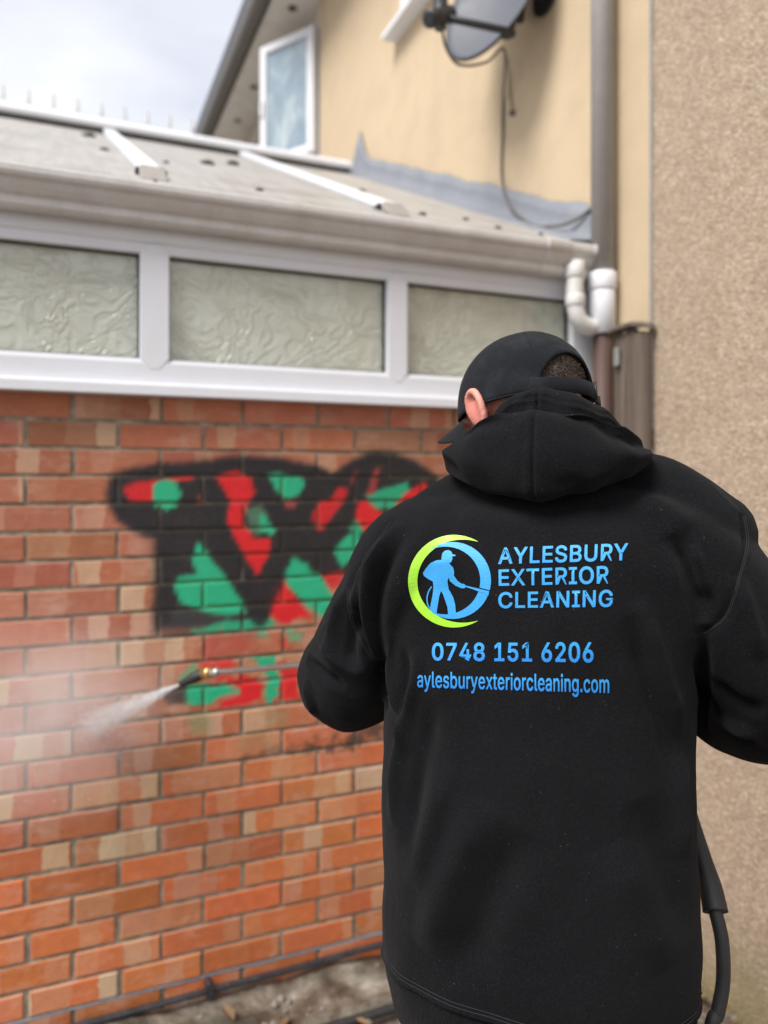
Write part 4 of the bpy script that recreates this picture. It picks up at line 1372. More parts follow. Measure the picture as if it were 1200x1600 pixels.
for pts, w, amp in FOLDS + SEAMS:
    q = [hit(bv0, *p)[0] for p in spline([(a, b_, 0) for a, b_ in pts], 4) for p in [(p[0], p[1])]] if False else None
    sp_ = spline([(a, b_, 0) for a, b_ in pts], 4)
    q = [hit(bv0, p.x, p.y)[0] for p in sp_]
    q = [p for p in q if p is not None]
    if len(q) < 2: continue
    # drop points that fall through to something far behind
    q = [p for i, p in enumerate(q) if i == 0 or (p - q[i - 1]).length < 0.12]
    lo = np.min([np.array(p) for p in q], 0) - 3 * w; hi = np.max([np.array(p) for p in q], 0) + 3 * w
    sel = np.where(np.all((co > lo) & (co < hi), 1))[0]
    if not len(sel): continue
    d, t = polydist(co[sel], q)
    tp = np.ones_like(t) if w < .0055 else np.clip(np.minimum(t, 1 - t) * 4.0, 0, 1) ** 0.8
    disp[sel] += (amp if w < .0055 else amp * 2.5) * np.exp(-(d / w) ** 2) * tp
# hem: rib band below a seam that wanders a little
ang = np.arctan2(co[:, 1] - 1.055, co[:, 0] - 0.207)
zs_ = co[:, 2] - H
hemz = -.662 + 0.006 * np.sin(ang * 2 + 0.6)
low = zs_ < -.5
body_r = np.hypot(co[:, 0] - .207, co[:, 1] - 1.055)
disp += np.where(low, -0.0035 * np.exp(-((zs_ - hemz + .006) / 0.004) ** 2) + 0.0040 * np.exp(-((zs_ - hemz) / 0.0034) ** 2), 0)
disp += np.where(low & (zs_ < hemz - .004), 0.0003 * np.sin(ang * 260), 0)
# broad slack and small rumples
nb = np.array([noise.fractal(Vector((p[0] * 7, p[1] * 7, p[2] * 4.2)), 0.7, 2.0, 3) for p in co])
ns = np.array([noise.noise(Vector((p[0] * 34, p[1] * 34, p[2] * 22))) for p in co])
disp += nb * 0.0055 + ns * 0.0006
# pulled rumples at the elbows and forearms
for E, Rr in ((LEL, .13), (REL, .13)):
    w = np.exp(-(np.linalg.norm(co - np.array(E), axis=1) / Rr) ** 2)
    ru = np.array([noise.ridged_multi_fractal(Vector((p[0] * 12, p[1] * 12, p[2] * 16)), 0.9, 2.0, 2, 1.0, 2.0) if ww > .05 else 1.0 for p, ww in zip(co, w)])
    disp += w * (ru - 1.0) * 0.004
set_co(hme, co + no * disp[:, None])
hoodie = part('hoodie', hme, man)
bv = bvh_of(hme)

# twin stitch lines along the armholes and the hem
for pts in (SEAMS[0][0], SEAMS[1][0], SEAMS[2][0]):
    b = MB()
    for dx in (-1.6, 1.6):
        q = [hit(bv, p.x + dx, p.y) for p in spline([(a, b_, 0) for a, b_ in pts], 8)]
        q = [l_ + n_ * .0002 for l_, n_ in q if l_ is not None]
        q = [p for i, p in enumerate(q) if i == 0 or (p - q[i - 1]).length < .03]
        if len(q) > 3: b.tube(q, .00055, 4)
    if b.v: part('seam_stitching', b.mesh('seam_stitching', M['stitch']), hoodie)
b = MB()
for dz in (.0045, .009):
    q = []
    for k in range(181):
        a = -math.pi * 1.02 + math.pi * 1.06 * k / 180
        o_ = Vector((.207 + .5 * math.cos(a), 1.055 + .5 * math.sin(a), Zr(-.662 + .006 * math.sin(a * 2 + .6)) + dz))
        l_, n_, _, _ = bv.ray_cast(o_, (Vector((.207, 1.055, o_.z)) - o_).normalized())
        if l_ is not None: q.append(l_ + (o_ - l_).normalized() * .0002)
    b.tube(q, .0006, 4)
part('hem_stitching', b.mesh('hem_stitching', M['stitch']), hoodie)

# ---- hood lying behind the neck
NC = Vector((.228, 1.068, 0))
def hp(rim, cre, bot, k=1.0, base=0.0):
    # one cross-section of the folded hood: inside, rim roll, crease, second roll, pouch, tuck
    m = (cre * 1.1 + bot) / 2
    return [(.060, base), (.066, base + (rim - base) * .5), (.077, rim - .012), (.088, rim), (.101, rim - .004), (.110, rim - .017), (.1085, cre), (.1135, cre - .003), (.122, cre + .004), (.122 + .013 * k, cre - .008), (.122 + .026 * k, m + .004), (.122 + .028 * k, m - (m - bot) * .55), (.122 + .018 * k, bot + .001), (.122 - .006 * k, bot - .006), (.092, bot - .004)]
HP = {0: hp(.120, .084, -.019, 1.0, 0), 25: hp(.114, .079, -.010, 1.0, 0), 50: hp(.099, .065, .004, .9, -.01), 75: hp(.077, .050, .014, .6, -.02), 97: hp(.056, .034, .008, .35, -.03),
      125: [(.058, -.05), (.062, -.02), (.070, .008), (.080, .016), (.092, .012), (.099, .004), (.098, -.006), (.101, -.008), (.105, -.007), (.110, -.013), (.112, -.022), (.110, -.032), (.103, -.042), (.092, -.05), (.076, -.055)],
      150: [(.055, -.075), (.058, -.06), (.064, -.045), (.072, -.038), (.080, -.04), (.086, -.046), (.087, -.052), (.089, -.054), (.092, -.055), (.094, -.06), (.094, -.066), (.091, -.073), (.085, -.08), (.077, -.085), (.066, -.085)]}
ks = sorted(HP)
def hprof(a):
    a = abs(a)
    a = min(a, 150)
    for i in range(len(ks) - 1):
        if a <= ks[i + 1]:
            t = (a - ks[i]) / (ks[i + 1] - ks[i]); t = t * t * (3 - 2 * t)
            return [np.array(p) * (1 - t) + np.array(q) * t for p, q in zip(HP[ks[i]], HP[ks[i + 1]])]
hr = []
HFOLD = [((4, .50), (72, .60), .10, .0075), ((14, .58), (66, .70), .09, -.0070), ((30, .72), (80, .74), .10, .0050), ((-6, .52), (-58, .62), .10, .0060), ((-14, .64), (-66, .60), .08, -.0060),
         ((-24, .76), (-72, .70), .10, .0055), ((-36, .84), (-60, .74), .07, -.0045), ((8, .80), (44, .86), .09, -.0045), ((-78, .48), (-96, .70), .09, -.006), ((70, .46), (95, .62), .08, -.005), ((20, .42), (60, .46), .05, -.0055)]
PHS = np.array(sorted(set(np.round(np.concatenate([np.linspace(-148, 148, 110), np.linspace(-8, 8, 33)]), 2))))
for ph in PHS:
    pr = hprof(ph)
    pr3 = spline([(p[0], p[1], 0) for p in pr], 6)
    ring = []
    a = R(ph)
    dx, dy = math.sin(a), -math.cos(a)
    c, s = math.cos(R(-19)), math.sin(R(-19))
    dx, dy = dx * c - dy * s, dx * s + dy * c
    n_ = len(pr3)
    for k, p in enumerate(pr3):
        rho, h = p.x, p.y
        f = k / n_
        outer = max(0, min(1, (f - .15) / .2))
        # centre seam
        gs = 0.5 * math.exp(-(ph / 0.9) ** 2)
        rho -= 0.0060 * gs * outer
        rho += 0.0010 * outer * math.exp(-((abs(ph) - 3.0) / 1.6) ** 2)
        w1 = noise.fractal(Vector((ph * .035, f * 3.0, 1.3)), 0.7, 2.0, 3)
        w2 = noise.noise(Vector((ph * .11, f * 6.0, 7.3)))
        w3 = noise.ridged_multi_fractal(Vector((ph * .022 + 3, f * 4.5, 2.2)), 0.9, 2.0, 2, 1.0, 2.0) - 1.0
        sf = 1.0 if abs(ph) < 55 else max(.25, 1 - (abs(ph) - 55) / 40)
        rho += outer * sf * (0.0060 * w1 + 0.0020 * w2 + 0.0050 * w3)
        h += outer * sf * (0.0055 * noise.fractal(Vector((ph * .03, f * 2.5, 5.3)), 0.7, 2.0, 3))
        for (p0, f0), (p1, f1), wd, am in HFOLD:
            e = ((p1 - p0) / 60.0, (f1 - f0) * 3); q_ = ((ph - p0) / 60.0, (f - f0) * 3)
            t_ = max(0, min(1, (q_[0] * e[0] + q_[1] * e[1]) / (e[0] ** 2 + e[1] ** 2)))
            dd = math.hypot(q_[0] - t_ * e[0], q_[1] - t_ * e[1])
            rho += outer * am * math.exp(-(dd / wd) ** 2) * min(1, min(t_, 1 - t_) * 4 + .35)
        # the stitched double line along the opening edge
        
        rho -= 0.0016 * sf * (math.exp(-((f - .335) / .012) ** 2) + math.exp(-((f - .375) / .012) ** 2))
        h -= .030 * math.exp(-((ph + 55) / 22) ** 2) * max(0, min(1, (.56 - f) / .16))
        ring.append((NC.x + dx * rho, NC.y + dy * rho, Zr(h)))
    hr.append(ring)
hm = MB(); loft(hm, hr)
hd = np_mesh('hood', hm.v, hm.f, M['black_fleece'])
hood = part('hood', hd, hoodie)
sb = hood.modifiers.new('sub', 'SUBSURF'); sb.levels = 1; sb.render_levels = 1

# ---- drawcords in front
for s in (-1, 1):
    b = MB()
    c, s_ = math.cos(YAW), math.sin(YAW)
    f3 = lambda x, y, z: (NC.x + x * c - y * s_, NC.y + x * s_ + y * c, Zr(z))
    b.tube(spline([f3(s * .030, .098, -.07), f3(s * .034, .115, -.10), f3(s * .036, .138, -.16), f3(s * .040, .140, -.24)], 5), .003, 6)
    part('drawcord', b.mesh('drawcord', M['black_rubber']), hoodie)

# ---- print on the back of the hoodie
from mathutils.geometry import tessellate_polygon
import os
try: FONT = bpy.data.fonts.load(os.path.join(bpy.utils.system_resource('DATAFILES'), 'fonts', 'Inter.woff2'))
except Exception: FONT = None


def to_back(verts2, faces, name, mat, grads, off=0.0009):
    """lays flat artwork (photo pixels) onto the cloth"""
    bm = bmesh.new()
    gl = bm.verts.layers.float.new('grad')
    vs_ = [bm.verts.new((p[0], p[1], 0)) for p in verts2]
    for v_, gr in zip(vs_, grads): v_[gl] = gr
    for f_ in faces:
        tris = [f_] if len(f_) == 3 else [tuple(f_[k] for k in t_) for t_ in tessellate_polygon([[Vector((verts2[i][0], verts2[i][1], 0)) for i in f_]])]
        for t_ in tris:
            try: bm.faces.new([vs_[i] for i in t_])
            except ValueError: pass
    xs = [p[0] for p in verts2]; ys = [p[1] for p in verts2]
    step = 7.0
    for axis, lo_, hi_ in ((0, min(xs), max(xs)), (1, min(ys), max(ys))):
        k = math.ceil(lo_ / step) * step + 0.013
        while k < hi_:
            pt = (k, 0, 0) if axis == 0 else (0, k, 0)
            nn = (1, 0, 0) if axis == 0 else (0, 1, 0)
            bmesh.ops.bisect_plane(bm, geom=bm.verts[:] + bm.edges[:] + bm.faces[:], plane_co=pt, plane_no=nn)
            k += step
    for v_ in bm.verts:
        loc, nor = hit(bv, v_.co.x, v_.co.y)
        if loc is None: loc, nor = at(v_.co.x, v_.co.y, 0.95), Vector((0, -1, 0))
        if nor.dot(loc - CAMP) > 0: nor = -nor
        v_.co = loc + nor * off
    bmesh.ops.recalc_face_normals(bm, faces=bm.faces[:])
    me = bpy.data.meshes.new(name)
    bm.to_mesh(me); bm.free()
    me.polygons.foreach_set('use_smooth', [True] * len(me.polygons))
    me.materials.append(mat)
    return part(name, me, hoodie)


EM = lambda x, y: (600 + x / 2.857, 800 + y / 2.857)


def poly_print(name, outlines, mat, ylo=100, yhi=520):
    vv, ff, gr = [], [], []
    for pts in outlines:
        n0 = len(vv)
        vv += [EM(*p) for p in pts]
        gr += [1 - (p[1] - ylo) / (yhi - ylo) for p in pts]
        ff.append(tuple(range(n0, n0 + len(pts))))
    return to_back(vv, ff, name, mat, gr)


def band(cx, cy, ro, th, a0, a1, n=40):
    out, inn = [], []
    for i in range(n + 1):
        a = a0 + (a1 - a0) * i / n
        w = th(a)
        out.append((cx + ro * math.cos(a), cy + ro * math.sin(a)))
        inn.append((cx + (ro - w) * math.cos(a), cy + (ro - w) * math.sin(a)))
    return [[out[i], out[i + 1], inn[i + 1], inn[i]] for i in range(n)]


def lime_th(a):
    d = abs((a - math.pi + math.pi) % (2 * math.pi) - math.pi)       # 0 on the left side after the shift below
    return d
tl = lambda a: max(0.4, 41 * max(0.0, 1 - (abs(math.degrees(a)) / 122) ** 3.0))
q = band(314, 309, 206, lambda a: tl(a), R(-121), R(121), 56)
q = [[(2 * 314 - x, y) for x, y in f_] for f_ in q]                  # mirrored: thick on the left
poly_print('emblem_ring', q, M['print_lime'])
tb = lambda a: max(0.4, 47 * max(0.0, 1 - (abs(math.degrees(a)) / 128) ** 2.0))
q = band(307, 306, 171, tb, R(-127), R(14.5), 46) + band(307, 306, 171, tb, R(23), R(122), 36)
poly_print('emblem_ring', q, M['print_cyan'])
fig = [(258, 214), (258, 204), (262, 184), (274, 173), (291, 171), (303, 179), (305, 188), (320, 192), (319, 197), (305, 199), (306, 212), (300, 224), (292, 228),
       (300, 238), (310, 248), (314, 268), (313, 284), (330, 307), (346, 319), (360, 321), (367, 331), (361, 341), (345, 339), (318, 327), (296, 309), (289, 291), (284, 310), (290, 345), (310, 380), (319, 412), (323, 458),
       (288, 462), (284, 424), (264, 366), (255, 352), (247, 378), (240, 420), (235, 456), (205, 446), (210, 408), (218, 370), (222, 332), (219, 309), (200, 300), (178, 284), (174, 271), (188, 250), (208, 228), (235, 216)]
poly_print('emblem_figure', [fig], M['print_cyan'])
poly_print('emblem_lance', [[(362, 333), (364, 328), (420, 341), (470, 353), (467, 373), (430, 357), (400, 345)]], M['print_cyan'])
hp_ = spline([(214, 332, 0), (200, 355, 0), (193, 385, 0), (196, 412, 0), (207, 432, 0)], 5)
hq = []
for i in range(len(hp_) - 1):
    a, c = hp_[i], hp_[i + 1]
    e = (c - a).normalized(); nn = Vector((-e.y, e.x, 0)) * 2.6
    hq.append([(a + nn)[:2], (c + nn)[:2], (c - nn)[:2], (a - nn)[:2]])
poly_print('emblem_hose', hq, M['print_cyan'])


def text_print(name, s, mat, quad, weight, top, spacing=1.0):
    """quad: baseline left, top left, baseline right, top right (zoomed artwork pixels)"""
    cu = bpy.data.curves.new(name, 'FONT')
    cu.body = s
    cu.size = 1.0
    if FONT: cu.font = FONT
    cu.space_character = spacing
    cu.resolution_u = 4
    o = link(name + '_raw', cu)
    dg = bpy.context.evaluated_depsgraph_get()
    me = bpy.data.meshes.new_from_object(o.evaluated_get(dg))
    bpy.data.objects.remove(o)
    cu2 = bpy.data.curves.new(name, 'FONT'); cu2.body = 'l' if s.islower() else 'H'; cu2.size = 1.0
    if FONT: cu2.font = FONT
    o2 = link(name + '_raw', cu2); m2 = bpy.data.meshes.new_from_object(o2.evaluated_get(bpy.context.evaluated_depsgraph_get()))
    top = float(coords(m2)[:, 1].max()) + weight; bpy.data.objects.remove(o2); bpy.data.meshes.remove(m2)
    # heavier strokes: every vertex lies on an outline, so move each one outwards
    bm = bmesh.new(); bm.from_mesh(me)
    bmesh.ops.remove_doubles(bm, verts=bm.verts[:], dist=1e-5)
    mv = {}
    for e in bm.edges:
        if len(e.link_faces) != 1: continue
        fc = e.link_faces[0]; c_f = fc.calc_center_median(); a, b_ = e.verts
        nn = Vector((b_.co.y - a.co.y, a.co.x - b_.co.x, 0))
        if nn.length < 1e-9: continue
        nn.normalize()
        if nn.dot((a.co + b_.co) / 2 - c_f) < 0: nn = -nn
        for v_ in (a, b_): mv.setdefault(v_, []).append(nn)
    for v_, l_ in mv.items():
        q = sum(l_, Vector()) / len(l_)
        if q.length < .2: continue
        v_.co += q.normalized() * weight * min(1.12, 1 / max(q.length, .3))
    bm.to_mesh(me); bm.free()
    c_ = coords(me)
    x0, x1 = c_[:, 0].min(), c_[:, 0].max()
    bl, tl_, br_, tr = [np.array(EM(*p)) for p in quad]
    vv, gr = [], []
    for p in c_:
        u = (p[0] - x0) / (x1 - x0); w = p[1] / top
        a = bl * (1 - u) + br_ * u; t_ = tl_ * (1 - u) + tr * u
        vv.append(a * (1 - w) + t_ * w); gr.append(float(np.clip(w, 0, 1)))
    ff = [tuple(p.vertices) for p in me.polygons]
    bpy.data.meshes.remove(me)
    return to_back(vv, ff, name, mat, gr)


CAPH = 0.728
text_print('lettering', 'AYLESBURY', M['print_cyan'], ((510, 231), (512, 160), (1087, 214), (1090, 140)), 0.017, CAPH, 1.05)
text_print('lettering', 'EXTERIOR', M['print_cyan'], ((513, 328), (512, 257), (1001, 317), (1001, 240)), 0.017, CAPH, 1.05)
text_print('lettering', 'CLEANING', M['print_cyan'], ((511, 427), (511, 358), (1020, 421), (1022, 347)), 0.017, CAPH, 1.05)
text_print('lettering', '0748 151 6206', M['print_blue'], ((215, 660), (215, 584), (935, 668), (935, 580)), 0.020, CAPH, 1.04)
text_print('lettering', 'aylesburyexteriorcleaning.com', M['print_blue'], ((148, 780), (148, 710), (1005, 806), (1005, 728)), 0.013, 0.757, 1.02)

# ---- head frame: turned left and bowed
HC = Vector((.198, 1.095, Zr(.088)))
HR = Matrix.Rotation(R(33), 3, 'Z') @ Matrix.Rotation(R(-27), 3, 'X') @ Matrix.Rotation(R(3), 3, 'Y')
hl = lambda x, y, z: HC + HR @ Vector((x, y, z))

# ---- body: one continuous figure (mostly under the clothes)
bd = MB()
ellipsoid(bd, hl(0, -.012, .030), (.0745, .0945, .081), HR)
ellipsoid(bd, hl(0, .030, -.045), (.058, .060, .068), HR)
ellipsoid(bd, hl(0, .062, -.093), (.026, .022, .020), HR)
limb(bd, [hl(0, .07, -.075), hl(.03, .045, -.085), hl(.055, .0, -.055)], [.02, .02, .018], 12)
limb(bd, [hl(0, .07, -.075), hl(-.03, .045, -.085), hl(-.055, .0, -.055)], [.02, .02, .018], 12)
limb(bd, [hl(0, .082, .018), hl(0, .096, -.005), hl(0, .108, -.026)], [.008, .011, .013], 12)      # nose
for s in (-1, 1):
    ellipsoid(bd, hl(s * .012, .097, -.030), (.009, .010, .008), HR)
    limb(bd, [hl(s * .008, .086, .026), hl(s * .03, .082, .032), hl(s * .052, .06, .025)], [.009, .010, .008], 10)   # brow
    ellipsoid(bd, hl(s * .040, .062, -.022), (.022, .022, .018), HR)                                             # cheek
    # ear: rim, bowl and lobe
    ex = s * .074
    limb(bd, [hl(ex + s * .002, .012, -.010), hl(ex + s * .008, .014, .012), hl(ex + s * .013, .002, .030), hl(ex + s * .017, -.015, .026), hl(ex + s * .017, -.021, .006), hl(ex + s * .012, -.014, -.016), hl(ex + s * .006, -.002, -.030)], [.005, .0052, .0055, .0056, .0055, .0055, .0065], 10, 4)
    ellipsoid(bd, hl(ex + s * .006, -.002, .003), (.0070, .0165, .0265), HR)
    limb(bd, [hl(ex + s * .006, .004, -.018), hl(ex + s * .011, -.008, -.004), hl(ex + s * .012, -.010, .014)], [.004, .0042, .004], 8)
ellipsoid(bd, hl(0, .080, -.055), (.024, .014, .006), HR)                                              # lips
ellipsoid(bd, hl(0, .079, -.066), (.021, .014, .0065), HR)
limb(bd, [hl(0, -.035, -.03), hl(0, -.028, -.075), (.224, 1.075, Zr(-.02)), (.220, 1.06, Zr(-.09))], [.062, .057, .062, .07], 22)
def bring(z, a, b_): return superring(.214, 1.055, z, a, b_, YAW, 32, 2.2)
loft(bd, [bring(z, a, b_) for z, a, b_ in ((-.82, .10, .08), (-.76, .155, .10), (-.66, .165, .105), (-.5, .150, .095), (-.35, .16, .10), (-.2, .17, .10), (-.12, .165, .09), (-.07, .12, .075), (-.03, .075, .06))])
limb(bd, [(.10, 1.065, Zr(-.115)), (.045, 1.075, Zr(-.125)), (0, 1.11, Zr(-.2)), LEL + Vector((.01, .005, .0)), LEL.lerp(LWR, .35), LWR, LH - (LH - LWR) * .45], [.06, .052, .045, .040, .040, .028, .026], 18)
limb(bd, [(.33, 1.02, Zr(-.105)), (.385, 1.0, Zr(-.12)), (.445, .99, Zr(-.195)), REL + Vector((-.01, .005, .0)), REL.lerp(RWR, .35), RWR, RH - (RH - RWR) * .45], [.06, .052, .045, .040, .040, .028, .026], 18)
cY, sY = math.cos(YAW), math.sin(YAW)
bp = lambda x, y, z: Vector((.211 + x * cY - y * sY, 1.057 + x * sY + y * cY, z))
LEGS = {}
for s in (-1, 1):
    hipp, kne, ank = bp(s * .085, 0, H - .74), bp(s * .105, .03, .42), bp(s * .115, -.01, .075)
    LEGS[s] = (hipp, kne, ank)
    limb(bd, [hipp, hipp.lerp(kne, .5), kne, kne.lerp(ank, .35) + Vector((0, -.01, 0)), ank], [.082, .07, .052, .048, .034], 18)
    limb(bd, [ank + Vector((0, 0, -.03)), bp(s * .125, .06, .035), bp(s * .132, .125, .025)], [.032, .032, .022], 14)


def grip(mb, c, axis, toward, up_, side, rad):
    """a hand closed round a rod: c on the rod, toward = from the palm's wrist side to the rod"""
    axis = axis.normalized()
    pd = (toward - axis * toward.dot(axis)).normalized()
    vd = axis.cross(pd) * up_
    palm_c = c - pd * (rad + .016) - vd * .006
    rot = Matrix((axis, pd, vd)).transposed()
    ellipsoid(mb, palm_c, (.041, .016, .040), rot, 16, 10)
    limb(mb, [palm_c - vd * .015 - pd * .02, palm_c - pd * .035 - vd * .02], [.026, .026], 14)
    for k, (o_, ln, rr) in enumerate(((-.030, .92, .0088), (-.010, 1.0, .0092), (.010, .96, .0088), (.029, .80, .0078))):
        base = c + axis * o_ * side
        pts = []
        for a in (-150, -110, -60, -10, 40, 85, 85 + 35 * ln):
            rr2 = rad + rr + .001
            pts.append(base + (pd * -math.cos(R(a + 90)) * 0 + vd * 0) + (vd * math.cos(R(a)) * rr2 * 1.0 + pd * math.sin(R(a)) * rr2) * 1.0)
        # knuckle sits over the palm, the finger wraps over the rod and back under
        kn = base - pd * (rad + .010) + vd * .034
        w = [kn, base - pd * (rad * .2) + vd * (rad + rr + .010), base + pd * (rad + rr) * .85 + vd * (rad + rr) * .65, base + pd * (rad + rr) - vd * (rad + rr) * .35, base + pd * (rad * .45) - vd * (rad + rr) * (1.0 * ln)]
        limb(mb, w, [rr * 1.15, rr * 1.08, rr, rr * .95, rr * .85], 12, 3)
    tb_ = c - axis * .040 * side
    limb(mb, [palm_c - axis * .028 * side - vd * .02, tb_ - pd * (rad + .008) - vd * (rad + .004), tb_ - axis * .006 * side + pd * .004 - vd * (rad + .011), tb_ - axis * .004 * side + pd * (rad + .006) - vd * (rad * .4)], [.015, .0125, .0110, .0095], 12, 3)


grip(bd, LH, LD, (LH - LWR), 1, -1, .013)
HD = Vector((.030, -.035, -.155)).normalized()           # the gun's handle points down and back
GH = RH + HD * .07
grip(bd, GH, HD, (GH - RWR), 1, 1, .016)
bme = remesh(bd, 0.0032, 3, 'body', M['skin'])
co = coords(bme)
loc = (co - np.array(HC)) @ np.array(HR)                  # head coordinates
ear = np.exp(-(((np.abs(loc[:, 0]) - .088) / .012) ** 2 + ((loc[:, 1] + .004) / .022) ** 2 + (loc[:, 2] / .034) ** 2) * 0.8)
me_a = bme.attributes.new('pink', 'FLOAT', 'POINT'); me_a.data.foreach_set('value', np.clip(ear * 1.3, 0, 1).astype(np.float32))
st = np.clip((-loc[:, 2] - .005) / .03, 0, 1) * np.clip((loc[:, 1] + .0) / .02, 0, 1) * (np.linalg.norm(loc, axis=1) < .16)
st = np.maximum(st, np.clip(1 - np.abs(loc[:, 1] - .022) / .012, 0, 1) * (np.abs(loc[:, 0]) > .05) * (np.abs(loc[:, 2] + .01) < .04) * .8)
nape = np.clip(1 - np.abs(loc[:, 2] + .035) / .045, 0, 1) * np.clip((-loc[:, 1] - .02) / .03, 0, 1) * .8
st = np.maximum(st, nape * (np.linalg.norm(loc, axis=1) < .16))
st = st * .6
me_b = bme.attributes.new('stubble', 'FLOAT', 'POINT'); me_b.data.foreach_set('value', np.clip(st, 0, 1).astype(np.float32))
body = part('body', bme, man)
for s in (-1, 1):
    b = MB(); ellipsoid(b, hl(s * .031, .0685, .007), (.0120, .0122, .0085), HR); ey = part('eye', b.mesh('eye', M['eye_white']), body)
    b = MB(); ellipsoid(b, hl(s * .031, .0790, .004), (.0048, .0026, .0046), HR, 12, 8); part('iris', b.mesh('iris', M['dark_plastic']), ey)

# ---- short hair under the cap
hb = MB()
CR = (.0765, .0965, .083)
NTh, NPh = 64, 26
vv, ff = [], []
for i in range(NPh + 1):
    for j in range(NTh):
        a = 2 * math.pi * j / NTh                      # 0 = front
        # hairline: low at the nape, over the ears at the sides, high in front
        bk = (1 - math.cos(a)) / 2
        lowz = .056 - .062 * bk ** 0.8
        lo_el = math.asin(max(-1, min(.98, (lowz - .030) / CR[2])))
        el = lo_el + (math.pi / 2 - lo_el) * i / NPh
        fade = min(1, i / 6)
        r_ = 1.0 + .008 * fade - .02 * (1 - fade) + .010 * noise.noise(Vector((j * .9, i * .9, 2)))
        vv.append(hl(CR[0] * r_ * math.cos(el) * math.sin(a), -.012 + CR[1] * r_ * math.cos(el) * math.cos(a), .030 + CR[2] * r_ * math.sin(el)))
for i in range(NPh):
    for j in range(NTh): ff.append((i * NTh + j, i * NTh + (j + 1) % NTh, (i + 1) * NTh + (j + 1) % NTh, (i + 1) * NTh + j))
hb.add(vv, ff, True)
hair = part('hair', hb.mesh('hair', M['short_hair']), man)
sp = MB()
for i in range(9000):                                    # clipped strands
    a = math.pi + rng.normal(0, .75); el = rng.uniform(-.55, .95)
    bk = (1 - math.cos(a)) / 2
    lowz = .056 - .062 * bk ** 0.8
    if CR[2] * math.sin(el) + .030 < lowz: continue
    d0 = Vector((CR[0] * math.cos(el) * math.sin(a), CR[1] * math.cos(el) * math.cos(a), CR[2] * math.sin(el)))
    nn = Vector((d0.x / CR[0] ** 2, d0.y / CR[1] ** 2, d0.z / CR[2] ** 2)).normalized()
    dn = (nn * .9 + Vector((rng.normal(0, .35), rng.normal(0, .35), -.55 + rng.normal(0, .3)))).normalized()
    ln = rng.uniform(.0035, .0065)
    p = d0 + Vector((0, -.012, .030)); q = p + dn * ln
    sd_ = dn.cross(Vector((rng.normal(), rng.normal(), rng.normal()))).normalized() * .00035
    sp.add([hl(*(p + sd_)), hl(*(p - sd_)), hl(*q)], [(0, 1, 2)])
o = part('hair_strands', sp.mesh('hair_strands', M['short_hair']), hair); o['kind'] = 'stuff'

# ---- cap: six panels, arched opening at the back with strap and buckle, curved peak
CA, CB, CH = .0835, .1045, .109                          # half width, half length, height over the rim
CZ = .010                                                # rim height in head coordinates
CT = Matrix.Rotation(R(17), 3, 'X')                      # the cap sits low at the back of the head
cc = lambda x, y, z: hl(*(Vector((0, -.008, CZ)) + CT @ Vector((x, y, z))))
TH0 = R(38); ARCH = .056
def rim_h(a):                                            # a = angle from the back
    rise = 0.012 * (1 - math.cos(a - 0)) * 0.0
    if abs(a) < TH0: return ARCH * math.sqrt(max(0, 1 - (a / TH0) ** 2))
    return 0.0
def cap_pt(a, t, off=0.0):
    """a: angle from the back (+ to the right), t: 0 rim .. 1 crown"""
    h0 = rim_h(a)
    h = h0 + (CH - h0) * (1 - (1 - t) ** 1.55)
    q_ = h / CH
    r_ = max(0.0, 1 - q_ ** 2.35) ** 0.5
    # panel seams pinch the cloth in a little
    seam = min(abs(((a + R(0)) % R(60))), R(60) - ((a + R(0)) % R(60)))
    pin = 1 - 0.012 * math.exp(-(seam / R(2.0)) ** 2) * min(1, t * 8 + .2)
    wob = 1 + 0.014 * noise.fractal(Vector((math.sin(a) * 1.6, math.cos(a) * 1.6, t * 1.8)), .6, 2, 3)
    dent = 1 - 0.03 * math.exp(-(((t - .86) / .08) ** 2)) * max(0, math.cos(a - R(-100)))
    x = (CA + off) * r_ * pin * wob * dent * math.sin(a)
    y = -(CB + off) * r_ * pin * wob * dent * math.cos(a)
    return cc(x, y, h * (1 + off * 4) * (1 - .03 * (1 - dent) * 8))
aa = np.concatenate([np.linspace(-math.pi, -TH0 - .001, 76), np.linspace(-TH0 + .0005, TH0 - .0005, 44), np.linspace(TH0 + .001, math.pi, 76)[:-1]])
aa = np.array(sorted(set(np.round(np.concatenate([aa, TH0 * np.sin(np.linspace(-math.pi / 2 + .02, math.pi / 2 - .02, 40))]), 6))))
NT_ = 34
cm = MB()
vv = [cap_pt(a, i / NT_) for i in range(NT_ + 1) for a in aa]
na = len(aa)
ff = [(i * na + j, i * na + (j + 1) % na, (i + 1) * na + (j + 1) % na, (i + 1) * na + j) for i in range(NT_) for j in range(na)]
cm.add(vv, ff, True)
cap = part('cap', cm.mesh('cap', M['cap_cotton']), man)
sm = cap.modifiers.new('solid', 'SOLIDIFY'); sm.thickness = .0022; sm.offset = 1
b = MB(); ellipsoid(b, cc(0, 0, CH + .002), (.007, .007, .004), HR, 12, 8); part('button', b.mesh('button', M['cap_cotton']), cap)
# tape round the rim and round the arch
b = MB()
b.tube([cap_pt(a, 0.0, .0006) for a in np.concatenate([np.linspace(TH0 + .03, 2 * math.pi - TH0 - .03, 90)])], .0022, 6)
b.tube([cap_pt(a, 0.0, .0006) for a in TH0 * np.sin(np.linspace(-math.pi / 2 + .03, math.pi / 2 - .03, 50))], .0018, 6)
part('rim_tape', b.mesh('rim_tape', M['cap_cotton']), cap)
